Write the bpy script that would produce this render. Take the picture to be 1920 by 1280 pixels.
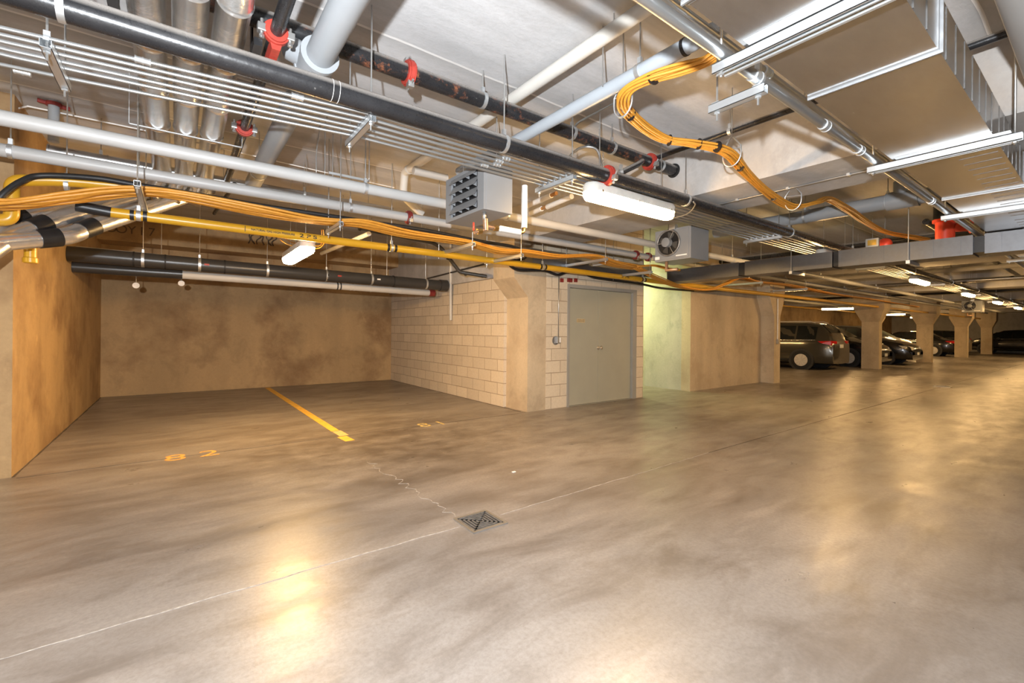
import bpy, bmesh, math, random
from mathutils import Vector, Matrix
random.seed(7)
S = bpy.context.scene
C = S.collection
for _o in list(bpy.data.objects): bpy.data.objects.remove(_o)
PI = math.pi

# ------------------------------------------------------------------ camera
EYE = Vector((0, 0, 1.3)); YAW = math.radians(36.5276); ROLL = math.radians(.47855); FPX = 846.14; CYP = 619.1
fwd = Vector((math.sin(YAW), math.cos(YAW), 0)); r0 = Vector((math.cos(YAW), -math.sin(YAW), 0)); u0 = Vector((0, 0, 1))
rgt = r0*math.cos(ROLL)+u0*math.sin(ROLL); upv = -r0*math.sin(ROLL)+u0*math.cos(ROLL)
cam = bpy.data.cameras.new('camera'); cam.sensor_width = 36; cam.lens = 36*FPX/1920; cam.shift_y = (CYP-640)/1920
cam.clip_start = .05; cam.clip_end = 200
co = bpy.data.objects.new('camera', cam); C.objects.link(co)
co.matrix_world = Matrix(((rgt.x, upv.x, -fwd.x, EYE.x), (rgt.y, upv.y, -fwd.y, EYE.y), (rgt.z, upv.z, -fwd.z, EYE.z), (0, 0, 0, 1)))
S.camera = co

# ------------------------------------------------------------------ view + world + photographer's flash
S.view_settings.view_transform = 'Standard'; S.view_settings.look = 'None'; S.view_settings.gamma = 1
S.view_settings.exposure = 0.30; S.view_settings.use_curve_mapping = False
S.cycles.use_denoising = True
S.cycles.max_bounces = 8; S.cycles.diffuse_bounces = 5; S.cycles.glossy_bounces = 4
S.cycles.sample_clamp_indirect = 6
w = bpy.data.worlds.new('world'); S.world = w; w.use_nodes = True
w.node_tree.nodes['Background'].inputs[0].default_value = (1, .85, .65, 1); w.node_tree.nodes['Background'].inputs[1].default_value = .05

def plight(name, loc, power, col, rad=.08):
    l = bpy.data.lights.new(name, 'POINT'); l.energy = power; l.color = col; l.shadow_soft_size = rad
    o = bpy.data.objects.new(name, l); o.location = loc; C.objects.link(o); return o
_f = bpy.data.lights.new('camera_flash', 'SPOT'); _f.energy = 430; _f.color = (.90, .95, 1.0); _f.shadow_soft_size = .025
_f.spot_size = math.radians(145); _f.spot_blend = 1.0
_fo = bpy.data.objects.new('camera_flash', _f); _fo.location = (-.36, -.12, 1.60); C.objects.link(_fo)
_fo.rotation_euler = Vector((.60, .58, .52)).to_track_quat('-Z', 'Y').to_euler()
plight('flash_spill', (-.35, -.11, 1.57), 800, (.92, .96, 1.0), .03)
LAMP = (1, .61, .24); LAMP_E = 98.0; LAMP_GAIN = 1.0

# ------------------------------------------------------------------ geometry helpers
def ray(x, y): return fwd + rgt*((x-960)/FPX) - upv*((y-CYP)/FPX)
def W(x, y, X=None, Y=None, Z=None):
    """point of the place seen at photograph pixel x, y on a plane of the place"""
    d = ray(x, y)
    t = X/d.x if X is not None else Y/d.y if Y is not None else (Z-1.3)/d.z
    return EYE + d*t

def finish(name, bm, m, parent=None, smooth=False):
    me = bpy.data.meshes.new(name)
    bmesh.ops.recalc_face_normals(bm, faces=bm.faces[:])
    off = Vector((0, 0, 0))
    if parent is not None:
        q = parent
        while q is not None: off += q.location; q = q.parent
        bmesh.ops.translate(bm, verts=bm.verts[:], vec=-off)
        loc = Vector((0, 0, 0))
    else:
        xs = [v.co for v in bm.verts]
        lo = Vector((min(v.x for v in xs), min(v.y for v in xs), min(v.z for v in xs))); hi = Vector((max(v.x for v in xs), max(v.y for v in xs), max(v.z for v in xs)))
        loc = (lo+hi)/2; loc.z = lo.z
        bmesh.ops.translate(bm, verts=bm.verts[:], vec=-loc)
    bm.to_mesh(me); bm.free()
    if smooth:
        for p in me.polygons: p.use_smooth = True
        if smooth == 'auto':
            try: me.set_sharp_from_angle(angle=math.radians(40))
            except Exception: pass
    o = bpy.data.objects.new(name, me); C.objects.link(o); o.location = loc
    if m: me.materials.append(m)
    if parent is not None: o.parent = parent
    return o
def tag(o, label=None, cat=None, group=None, kind=None):
    if label: o['label'] = label
    if cat: o['category'] = cat
    if group: o['group'] = group
    if kind: o['kind'] = kind
    return o
def thing(name, label, cat, loc=(0, 0, 0), group=None, kind=None):
    o = bpy.data.objects.new(name, None); o.empty_display_size = .1; C.objects.link(o); o.location = loc
    return tag(o, label, cat, group, kind)
def copy_tree(o, parent=None):
    c = o.copy(); C.objects.link(c)
    if parent is not None: c.parent = parent
    for ch in [k for k in bpy.data.objects if k.parent == o]: copy_tree(ch, c)
    return c

def box(bm, a, b, bevel=0):
    r = bmesh.ops.create_cube(bm, size=1)
    for v in r['verts']:
        v.co = Vector(((a[i]+b[i])/2 + v.co[i]*(b[i]-a[i]) for i in range(3)))
    if bevel:
        es = list({e for v in r['verts'] for e in v.link_edges})
        bmesh.ops.bevel(bm, geom=es, offset=bevel, segments=2, affect='EDGES', profile=.6)
def BX(*args, bevel=0):
    bm = bmesh.new()
    for i in range(0, len(args), 2): box(bm, args[i], args[i+1], bevel)
    return bm
def tube(bm, pts, r, n=12, cap=True, flat=1.0):
    pts = [Vector(p) for p in pts]
    m = len(pts); rr = r if isinstance(r, (list, tuple)) else [r]*m
    tang = []
    for i in range(m):
        a = pts[max(0, i-1)]; b = pts[min(m-1, i+1)]
        if 0 < i < m-1: t = (pts[i]-a).normalized()+(b-pts[i]).normalized()
        else: t = b-a
        if t.length < 1e-7: t = b-a
        tang.append(t.normalized())
    ref = Vector((0, 0, 1)) if abs(tang[0].z) < .9 else Vector((0, 1, 0))
    nrm = (ref - tang[0]*ref.dot(tang[0])).normalized(); rings = []
    for i in range(m):
        t = tang[i]
        nrm = (nrm - t*nrm.dot(t)).normalized(); bn = t.cross(nrm)
        k = 1.0
        if 0 < i < m-1:
            c = (pts[i]-pts[i-1]).normalized().dot(t); k = 1/max(.6, c)
        rings.append([bm.verts.new(pts[i] + (nrm*math.cos(2*PI*j/n)*flat + bn*math.sin(2*PI*j/n))*rr[i]*(k if k < 1.3 else 1.3)) for j in range(n)])
    for i in range(m-1):
        for j in range(n):
            bm.faces.new((rings[i][j], rings[i][(j+1) % n], rings[i+1][(j+1) % n], rings[i+1][j]))
    if cap:
        bm.faces.new(rings[0][::-1]); bm.faces.new(rings[-1])
def TB(pts, r, n=12, flat=1.0):
    bm = bmesh.new(); tube(bm, pts, r, n, True, flat); return bm
def curve(pts, seg=8):
    """smooth curve through the points"""
    pts = [Vector(p) for p in pts]; out = []
    P = [pts[0]*2-pts[1]]+pts+[pts[-1]*2-pts[-2]]
    for i in range(1, len(P)-2):
        a, b, c, d = P[i-1:i+3]
        for k in range(seg):
            t = k/seg
            out.append(.5*((2*b)+(c-a)*t+(2*a-5*b+4*c-d)*t*t+(3*b-a-3*c+d)*t**3))
    out.append(pts[-1]); return out
def fillet(pts, rad=.1, seg=5):
    pts = [Vector(p) for p in pts]; out = [pts[0]]
    for i in range(1, len(pts)-1):
        a, b, c = pts[i-1:i+2]; d1 = (a-b); d2 = (c-b)
        q = min(rad, d1.length*.45, d2.length*.45); p1 = b+d1.normalized()*q; p2 = b+d2.normalized()*q
        for k in range(seg+1):
            t = k/seg; out.append(p1*(1-t)**2+b*2*t*(1-t)+p2*t*t)
    out.append(pts[-1]); return out
def ring(bm, c, ax, r1, r2, L, n=20):
    """collar: a hollow-looking band of outer radius r2, length L about axis ax"""
    ax = Vector(ax).normalized(); c = Vector(c)
    tube(bm, [c-ax*L/2, c-ax*L/2+ax*.001, c+ax*L/2-ax*.001, c+ax*L/2], [r1, r2, r2, r1], n)
def prism(bm, pts2, axis, a, b):
    """extrude a 2D outline along an axis: axis 0 -> (y,z), 1 -> (x,z), 2 -> (x,y)"""
    def v(p, s): return {0: (s, p[0], p[1]), 1: (p[0], s, p[1]), 2: (p[0], p[1], s)}[axis]
    A = [bm.verts.new(v(p, a)) for p in pts2]; B = [bm.verts.new(v(p, b)) for p in pts2]
    n = len(pts2); bm.faces.new(A); bm.faces.new(B[::-1])
    for i in range(n): bm.faces.new((A[i], B[i], B[(i+1) % n], A[(i+1) % n]))
def text_mesh(body, size, mat4, name, m, parent=None, wrap=None, ext=.0008, space=1.0, bold=0.0):
    cu = bpy.data.curves.new('txt', 'FONT'); cu.body = body; cu.size = size; cu.extrude = ext; cu.space_character = space
    cu.align_x = 'CENTER'; cu.align_y = 'CENTER'; cu.offset = bold*size
    to = bpy.data.objects.new('txt', cu); C.objects.link(to)
    dg = bpy.context.evaluated_depsgraph_get(); me = bpy.data.meshes.new_from_object(to.evaluated_get(dg))
    bm = bmesh.new(); bm.from_mesh(me); bpy.data.objects.remove(to); bpy.data.curves.remove(cu); bpy.data.meshes.remove(me)
    if wrap:
        for v in bm.verts:
            a = v.co.y/wrap; v.co = Vector((v.co.x, wrap*math.sin(a), (wrap+v.co.z)*math.cos(a)-wrap))
    for v in bm.verts: v.co = mat4 @ v.co
    return finish(name, bm, m, parent)

# ------------------------------------------------------------------ materials
class NT:
    def __init__(s, name):
        s.m = bpy.data.materials.new(name); s.m.use_nodes = True; s.t = s.m.node_tree; s.n = s.t.nodes; s.b = s.n['Principled BSDF']
        s.co = None
    def L(s, a, b): s.t.links.new(a, b)
    def add(s, t, **k):
        n = s.n.new(t)
        for a, v in k.items():
            if a.startswith('i_'): n.inputs[a[2:].replace('_', ' ')].default_value = v
            else: setattr(n, a, v)
        return n
    def pos(s, scale=(1, 1, 1), loc=(0, 0, 0), rot=(0, 0, 0)):
        if s.co is None: s.co = s.n.new('ShaderNodeNewGeometry').outputs['Position']
        mp = s.n.new('ShaderNodeMapping'); mp.inputs['Scale'].default_value = scale; mp.inputs['Location'].default_value = loc; mp.inputs['Rotation'].default_value = rot
        s.L(s.co, mp.inputs[0]); return mp.outputs[0]
    def noise(s, scale, detail=5, rough=.6, vec=None, dist=0):
        n = s.add('ShaderNodeTexNoise'); n.inputs['Scale'].default_value = scale; n.inputs['Detail'].default_value = detail; n.inputs['Roughness'].default_value = rough; n.inputs['Distortion'].default_value = dist
        s.L(vec if vec is not None else s.pos(), n.inputs['Vector']); return n.outputs[0]
    def ramp(s, f, stops):
        r = s.n.new('ShaderNodeValToRGB'); e = r.color_ramp.elements
        for i, (p, c) in enumerate(stops):
            if i < 2: e[i].position = p; e[i].color = (*c, 1) if len(c) == 3 else c
            else: q = e.new(p); q.color = (*c, 1)
        s.L(f, r.inputs[0]); return r.outputs[0]
    def rampf(s, f, a, b, va=0., vb=1.):
        r = s.n.new('ShaderNodeMapRange'); r.inputs[1].default_value = a; r.inputs[2].default_value = b; r.inputs[3].default_value = va; r.inputs[4].default_value = vb
        s.L(f, r.inputs[0]); return r.outputs[0]
    def mix(s, f, a, b, mode='MIX'):
        n = s.n.new('ShaderNodeMix'); n.data_type = 'RGBA'; n.blend_type = mode
        for sock, v in ((n.inputs[0], f), (n.inputs[6], a), (n.inputs[7], b)):
            if isinstance(v, (int, float)): sock.default_value = v
            elif isinstance(v, tuple): sock.default_value = (*v, 1) if len(v) == 3 else v
            else: s.L(v, sock)
        return n.outputs[2]
    def math(s, op, a, b=None):
        n = s.n.new('ShaderNodeMath'); n.operation = op
        for i, v in enumerate((a, b)):
            if v is None: continue
            if isinstance(v, (int, float)): n.inputs[i].default_value = v
            else: s.L(v, n.inputs[i])
        return n.outputs[0]
    def color(s, c):
        if isinstance(c, tuple): s.b.inputs['Base Color'].default_value = (*c, 1)
        else: s.L(c, s.b.inputs['Base Color'])
    def bump(s, h, st=.2, dist=.01):
        b = s.n.new('ShaderNodeBump'); b.inputs['Strength'].default_value = st; b.inputs['Distance'].default_value = dist
        s.L(h, b.inputs['Height']); s.L(b.outputs[0], s.b.inputs['Normal'])
    def set(s, rough=.5, metal=0., spec=None):
        if isinstance(rough, (int, float)): s.b.inputs['Roughness'].default_value = rough
        else: s.L(rough, s.b.inputs['Roughness'])
        s.b.inputs['Metallic'].default_value = metal
        if spec is not None: s.b.inputs['Specular IOR Level'].default_value = spec
        return s.m

def simple(name, c, rough=.5, metal=0., var=.12, scale=9, bump=0):
    t = NT(name); n = t.noise(scale)
    t.color(t.mix(t.rampf(n, .3, .7, 0, 1), tuple(x*(1-var) for x in c), tuple(min(1, x*(1+var)) for x in c)))
    if bump: t.bump(t.noise(60, 3), bump, .004)
    return t.set(rough, metal)
def wall_concrete(name, c, stain=(.20, .13, .07), amt=.5, streak=1.0, ax='y'):
    """cast wall with vertical form streaks and damp stains of their own shape"""
    t = NT(name)
    sv = (.8, .8, .10)
    st = t.noise(2.2, 3, .5, t.pos(sv)); big = t.noise(.9, 6, .62, t.pos(loc=(3, 1, 7))); fine = t.noise(28, 4, .7)
    col = t.mix(t.rampf(st, .3, .7), tuple(x*(1-.12*streak) for x in c), tuple(min(1, x*(1+.12*streak)) for x in c))
    col = t.mix(t.math('MULTIPLY', t.rampf(big, .48, .64), amt), col, stain); mot = t.noise(3.2, 7, .72, t.pos((1, 1, .7), (5, 8, 1)), .4); col = t.mix(t.rampf(mot, .52, .68, 0, .45), col, tuple(x*.55 for x in c)); col = t.mix(t.rampf(mot, .30, .42, .35, 0), col, tuple(min(1, x*1.3) for x in c))
    col = t.mix(t.rampf(fine, .35, .7, 0, .22), col, tuple(x*.62 for x in c))
    spot = t.noise(5, 3, .5, t.pos(loc=(9, 4, 2))); col = t.mix(t.rampf(spot, .68, .78, 0, .5), col, tuple(min(1, x*1.35) for x in c))
    t.color(col); t.bump(t.noise(22, 5, .7), .25, .01)
    return t.set(.8)

M = {}
def floor_mat():
    t = NT('polished_concrete')
    big = t.noise(.35, 6, .6, t.pos((1, 1.9, 1))); mid = t.noise(1.7, 7, .68, t.pos((.7, 1.6, 1), (4, 2, 0)), .6); fine = t.noise(45, 4, .75)
    sweep = t.noise(1.1, 5, .6, t.pos((.5, 3.2, 1), (0, 0, 0), (0, 0, .55)))
    col = t.mix(t.rampf(big, .32, .68), (.17, .147, .128), (.315, .288, .264))
    col = t.mix(t.rampf(mid, .45, .66, 0, .7), col, (.12, .095, .075))
    col = t.mix(t.rampf(sweep, .5, .75, 0, .45), col, (.42, .375, .335))
    col = t.mix(t.rampf(fine, .4, .72, 0, .45), col, (.12, .10, .085))
    vo = t.add('ShaderNodeTexVoronoi'); vo.inputs['Scale'].default_value = 3.3; t.L(t.pos((1, 1, 1), (.4, .3, 0)), vo.inputs['Vector'])
    chips = t.rampf(vo.outputs['Distance'], .010, .02, 1, 0)
    col = t.mix(t.math('MULTIPLY', chips, t.rampf(mid, .52, .6)), col, (.55, .5, .43))
    # tyre scrubbing and wear where the two bays are entered
    sx = t.add('ShaderNodeSeparateXYZ'); t.L(t.co, sx.inputs[0])
    dx = t.math('SUBTRACT', sx.outputs[0], 2.1); dy = t.math('SUBTRACT', sx.outputs[1], 5.0)
    d2 = t.math('ADD', t.math('MULTIPLY', dx, dx), t.math('MULTIPLY', dy, t.math('MULTIPLY', dy, 1.6)))
    wear = t.math('MULTIPLY', t.rampf(d2, .4, 5.5, 1, 0), t.rampf(t.noise(2.6, 7, .75, t.pos((1, 1.3, 1))), .38, .62))
    col = t.mix(t.math('MULTIPLY', wear, .8), col, (.075, .058, .045))
    flake = t.rampf(t.noise(9, 8, .8), .60, .66); col = t.mix(t.math('MULTIPLY', flake, t.rampf(d2, .1, 2.4, .8, 0)), col, (.4, .34, .27))
    t.color(col)
    rgh = t.rampf(t.noise(2.2, 5, .6, t.pos((1, 2, 1), (7, 0, 0))), .3, .7, .27, .44)
    t.bump(t.math('ADD', t.math('MULTIPLY', t.noise(4, 5, .6), 1.0), t.math('MULTIPLY', fine, .25)), .16, .012)
    return t.set(rgh, 0, .5)
def ceil_mat():
    t = NT('board_formed_concrete')
    a = t.noise(1.1, 6, .6, t.pos((.5, 3, 1))); f = t.noise(24, 5, .7, t.pos((.5, 1, 1)))
    col = t.mix(t.rampf(a, .3, .7), (.38, .38, .385), (.55, .55, .555))
    col = t.mix(t.rampf(f, .45, .8, 0, .35), col, (.30, .29, .28))
    sx = t.add('ShaderNodeSeparateXYZ'); t.L(t.co, sx.inputs[0])
    wob = t.math('MULTIPLY', t.noise(.9, 4, .6, t.pos((1, .1, 1))), .06)
    yy = t.math('ADD', sx.outputs[1], wob)
    fr = t.math('FRACT', t.math('DIVIDE', t.math('SUBTRACT', yy, 2.99), 1.22))
    line = t.math('LESS_THAN', fr, .018); edge = t.rampf(fr, 0, .12, .5, 0)
    col = t.mix(edge, col, (.24, .23, .22)); col = t.mix(t.math('MULTIPLY', line, .75), col, (.78, .77, .75))
    t.color(col); t.bump(t.math('ADD', f, t.math('MULTIPLY', line, 1.5)), .3, .01)
    return t.set(.85)
def block_mat():
    t = NT('painted_block')
    sx = t.add('ShaderNodeSeparateXYZ'); t.pos(); t.L(t.co, sx.inputs[0])
    cb = t.add('ShaderNodeCombineXYZ'); s = t.math('ADD', sx.outputs[0], sx.outputs[1]); t.L(s, cb.inputs[0]); t.L(sx.outputs[2], cb.inputs[1])
    bk = t.add('ShaderNodeTexBrick'); t.L(cb.outputs[0], bk.inputs['Vector'])
    for k, v in {'Scale': 1.0, 'Mortar Size': .007, 'Mortar Smooth': .3, 'Brick Width': .4, 'Row Height': .2, 'Bias': 0.0}.items(): bk.inputs[k].default_value = v
    bk.offset = .5
    bk.inputs['Color1'].default_value = (.56, .47, .35, 1); bk.inputs['Color2'].default_value = (.68, .575, .43, 1); bk.inputs['Mortar'].default_value = (.33, .25, .17, 1)
    n = t.noise(2.5, 6, .65); col = t.mix(t.rampf(n, .35, .7, 0, .4), bk.outputs[0], (.62, .54, .43)); col = t.mix(t.rampf(t.noise(30, 4, .7), .4, .75, 0, .25), col, (.33, .27, .20))
    t.color(col); t.bump(t.math('ADD', t.math('MULTIPLY', bk.outputs['Fac'], -1.0), t.math('MULTIPLY', t.noise(40, 4), .25)), .5, .008)
    return t.set(.75)
def galv(name, c, rough=.32, spangle=60, stripes=None):
    t = NT(name); n = t.noise(spangle*.5, 4, .7, t.pos((.35, 1, 1))); m2 = t.noise(2.2, 5, .6)
    t.color(t.mix(t.rampf(n, .3, .7), tuple(x*.93 for x in c), tuple(min(1, x*1.05) for x in c)))
    return t.set(t.math('ADD', t.rampf(n, .3, .7, rough*.92, rough*1.1), t.rampf(m2, .3, .7, -.03, .05)), .95)
def plain_metal(name, c, rough):
    t = NT(name); t.color(c); return t.set(rough, .9)
def foil(name):
    t = NT(name); n = t.noise(9, 5, .7, t.pos((1, 1, 1)), .8)
    t.color(t.mix(t.rampf(n, .35, .7), (.70, .70, .69), (.90, .90, .89))); t.bump(n, .35, .01)
    return t.set(.24, .9)
def black_pipe(name, rust=.0):
    t = NT(name); n = t.noise(30, 5, .8); g = t.n.new('ShaderNodeNewGeometry'); sx = t.add('ShaderNodeSeparateXYZ'); t.L(g.outputs['Normal'], sx.inputs[0])
    col = t.mix(t.rampf(t.noise(2.5), .3, .7), (.010, .010, .011), (.022, .022, .024))
    col = t.mix(t.rampf(n, .66, .72, 0, .7), col, (.40, .38, .36))
    if rust: col = t.mix(t.math('MULTIPLY', t.rampf(t.noise(6, 6, .8), .55, .68), rust), col, (.24, .085, .04))
    dust = t.math('MULTIPLY', t.rampf(sx.outputs[2], .1, .6), .8); col = t.mix(dust, col, (.33, .30, .27))
    t.color(col); t.bump(t.noise(50, 4), .18, .004)
    return t.set(t.rampf(n, .3, .7, .24, .34), .0, .45)
M['floor'] = floor_mat(); M['ceil'] = ceil_mat(); M['block'] = block_mat()
M['wall'] = wall_concrete('stained_cast_concrete', (.44, .295, .145), (.17, .085, .035), .70)
M['pale'] = wall_concrete('pale_cast_concrete', (.46, .43, .37), (.30, .26, .20), .4)
M['beam'] = wall_concrete('streaked_beam_concrete', (.44, .425, .41), (.27, .21, .155), .4, 1.5)
M['col'] = wall_concrete('column_concrete', (.52, .42, .29), (.30, .20, .12), .4, 1.6)
M['galv'] = galv('galvanised_sheet', (.52, .52, .52), .22, 50); M['strut'] = plain_metal('zinc_strut', (.68, .71, .73), .42); M['dullgalv'] = galv('dull_galvanised_sheet', (.17, .175, .185), .36, 50)
M['rod'] = plain_metal('threaded_rod_steel', (.50, .50, .49), .42); M['conduit'] = plain_metal('conduit_steel', (.46, .47, .47), .36)
M['foil'] = foil('foil_jacket'); M['black'] = black_pipe('black_steel_pipe'); M['rusty'] = black_pipe('rusty_black_pipe', .9)
M['white'] = simple('white_pipe_jacket', (.40, .395, .385), .42, 0, .05, 3)
M['cream'] = simple('cream_pipe_jacket', (.52, .50, .46), .5, 0, .06, 3)
M['pvc'] = simple('grey_plastic_pipe', (.27, .285, .30), .42, 0, .06, 4)
M['bluepvc'] = simple('blue_grey_pipe', (.31, .34, .37), .4, 0, .05, 4)
M['darkpvc'] = simple('dark_grey_pipe', (.035, .034, .033), .32, 0, .1, 5)
M['gas'] = simple('yellow_pipe_paint', (.54, .29, .016), .32, 0, .07, 4)
M['orange'] = simple('orange_cable_sheath', (.56, .245, .028), .45, 0, .10, 25)
M['blackrub'] = simple('black_cable_sheath', (.012, .012, .013), .5, 0, .2, 20)
M['tape'] = simple('black_tape', (.010, .010, .011), .38, 0, .3, 18)
M['red'] = simple('red_coupling_paint', (.34, .035, .022), .5, 0, .2, 30, .2)
M['darkred'] = simple('dark_red_paint', (.20, .022, .018), .5, 0, .25, 25)
M['heater'] = simple('grey_heater_enamel', (.20, .207, .215), .42, 0, .04, 4)
M['door'] = simple('olive_grey_door_paint', (.36, .345, .27), .42, 0, .04, 2)
M['frame'] = simple('grey_frame_paint', (.30, .29, .265), .42, 0, .05, 4)
M['yline'] = simple('yellow_line_paint', (.72, .42, .06), .55, 0, .2, 14)
M['oline'] = simple('orange_number_paint', (.66, .33, .08), .6, 0, .35, 25)
M['ink'] = simple('black_ink', (.012, .012, .012), .6); M['spray'] = simple('faded_dark_marker', (.10, .07, .045), .8, 0, .3, 20)
M['iron'] = simple('cast_iron', (.24, .235, .23), .42, .6, .3, 30, .3)
M['brass'] = simple('brass', (.62, .42, .16), .3, 1.0); M['chrome'] = simple('chrome', (.8, .8, .8), .12, 1.0, .03)
M['label'] = simple('white_label', (.75, .73, .70), .6); M['sign'] = simple('tan_sign_plate', (.52, .40, .22), .5)
M['rustwhite'] = simple('insulation_jacket', (.78, .76, .72), .5, 0, .05)
M['alarm'] = simple('alarm_red', (.75, .07, .03), .35, 0, .08)
def emis(name, col, e, rough=.4):
    t = NT(name); t.color((.9, .9, .85)); t.b.inputs['Emission Color'].default_value = (*col, 1); t.b.inputs['Emission Strength'].default_value = e; return t.set(rough)
M['lens'] = emis('lit_lens', LAMP, LAMP_E)
M['lens2'] = emis('lit_lens_cool', (.93, 1, .46), 120)
M['lens_bay'] = emis('lit_lens_bay', LAMP, LAMP_E*1.75); M['trim0'] = simple('dark_fan_metal', (.05, .048, .045), .5); M['housing'] = simple('lamp_housing', (.55, .54, .50), .5)
# ------------------------------------------------------------------ the setting
CZ = 3.29; XW = -1.14; XB = 4.42; YB = 11.2; YD = 5.62
def struct(name, bm, m, parent=None, label=None):
    o = finish(name, bm, m, parent)
    if parent is None: o['kind'] = 'structure'
    if label: o['label'] = label
    return o
struct('floor', BX((-9, -7, -.2), (48, YB+.3, 0)), M['floor'], label='worn polished concrete garage floor')
struct('ceiling', BX((-9, -7, CZ), (48, YB+.3, CZ+.25)), M['ceil'], label='board-formed concrete ceiling slab above the pipes')
struct('wall_left', BX((XW-.5, 5.67, 0), (XW, YB, CZ)), M['wall'], label='brown-stained concrete wall on the left of bay 82')
struct('wall_back', BX((-9, YB, 0), (48, YB+.3, CZ)), M['wall'], label='long stained concrete wall at the back of the bays')
struct('wall_block', BX((XB, 6.2, 0), (XB+.2, YB, 2.2)), M['block'], label='painted concrete block wall on the right of bay 81')
struct('wall_camera_side', BX((-9, -7.3, 0), (48, -7, CZ)), M['wall'], label='garage wall behind the camera')
struct('wall_camera_left', BX((-9.3, -7.3, 0), (-9, YB+.3, CZ)), M['wall'], label='garage wall at the near end')
struct('wall_far', BX((47, -7, 0), (47.3, YB, CZ)), M['pale'], label='pale concrete wall at the far end of the aisle')
# door wall with its opening
DX0, DX1, DZ = 5.33, 7.16, 2.10
struct('wall_door', BX((4.86, YD, 0), (DX0, YD+.2, CZ), (DX1, YD, 0), (7.39, YD+.2, CZ), (DX0, YD, DZ), (DX1, YD+.2, CZ)), M['block'], label='painted block wall around the grey double door')
struct('wall_corridor_left', BX((7.19, YD+.2, 0), (7.39, YB, CZ)), M['pale'], label='inner side wall of the lit corridor')
struct('wall_corridor_right', BX((9.0, YD+.2, 0), (9.2, YB, CZ)), M['pale'], label='pale green-lit wall of the corridor beside the door')
struct('wall_stub', BX((9.0, YD-.02, 0), (12.23, YD+.2, CZ)), M['col'], label='smooth tan concrete wall between the corridor and the parked cars')
# beams
def beam(x0, x1, y0, y1, z, label): struct('ceiling_beam', BX((x0, y0, z), (x1, y1, CZ)), M['beam'], label=label)
beam(4.35, 5.25, -6.9, 6.2, 2.73, 'streaked concrete beam above the corner column')
beam(4.35, 4.62, 6.2, YB, 2.2, 'deep concrete beam resting on the block wall')
for i, (bx, lb) in enumerate([(12.0, 'concrete beam across the aisle before the parked SUV'), (20.0, 'concrete beam behind the cross duct'), (27.2, 'third far concrete beam'), (35.0, 'fourth far concrete beam'), (42.3, 'last far concrete beam')]):
    beam(bx, bx+.9, -6.9, YB, 2.73, lb)
struct('ceiling_beam', BX((XW, 10.6, 2.83), (XB, YB, CZ)), M['wall'], label='concrete beam along the top of the bay back wall')
beam(-5.6, -4.7, -6.9, YB, 2.73, 'beam over the aisle beyond the left wall')
# skirting joints on the floor
def strip(a, b, w_, m, name, z=.0025, **k):
    a = Vector(a); b = Vector(b); d = (b-a).normalized(); n = Vector((-d.y, d.x, 0))*w_/2
    bm = bmesh.new(); vs = [(a-n), (b-n), (b+n), (a+n)]
    prism(bm, [(v.x, v.y) for v in vs], 2, .0002, z); return finish(name, bm, m, None)
jm = simple('joint_filler', (.10, .08, .06), .7, 0, .4, 20); jl = simple('chipped_joint', (.36, .325, .285), .7, 0, .4, 25)
def wob(a, b, w_, m, name, lab, amp=.012, n=40, kind='structure'):
    a = Vector(a); b = Vector(b); d = b-a; nn = Vector((-d.y, d.x)).normalized(); bm = bmesh.new(); prev = None
    for i in range(n+1):
        p = a+d*i/n + nn*random.uniform(-amp, amp); ww = w_*random.uniform(.4, 1.2)/2
        q = [bm.verts.new((p.x+nn.x*ww*s, p.y+nn.y*ww*s, zz)) for s, zz in ((-1, .0004), (-1, .002), (1, .002), (1, .0004))]
        if prev:
            for j in range(3): bm.faces.new((prev[j], q[j], q[j+1], prev[j+1]))
        prev = q
    o = finish(name, bm, m); o['kind'] = kind; o['label'] = lab; return o
wob((-2, 2.60), (1.5, 2.60), .008, jl, 'floor_joint', 'pale chipped floor joint left of the drain', .006)
wob((1.83, 2.60), (4.6, 2.64), .006, jl, 'floor_joint', 'pale floor joint just right of the drain', .006)
wob((4.6, 2.64), (15, 2.62), .011, jm, 'floor_joint', 'dark saw-cut floor joint along the aisle', .003)
wob((15.4, 2.62), (30, 2.62), .012, jm, 'floor_joint', 'far dark floor joint along the aisle', .003)
wob((-1.1, 5.62), (4.45, 5.62), .008, jm, 'floor_joint', 'thin dark floor joint across the mouth of the bays', .006)
wob((1.52, 4.4), (1.56, 2.75), .007, jl, 'floor_crack', 'pale ragged crack running to the floor drain', .04)
for nm, a, b, lb in [('floor_joint', (XW+.01, 5.67), (XW+.01, YB), 'dark gap along the foot of the left wall'), ('floor_joint', (XW, YB-.01), (XB, YB-.01), 'dark gap along the foot of the back wall'), ('floor_joint', (XB-.01, 5.7), (XB-.01, YB), 'dark gap along the foot of the block wall')]:
    wob(a, b, .02, jm, nm, lb, .002)

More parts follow.
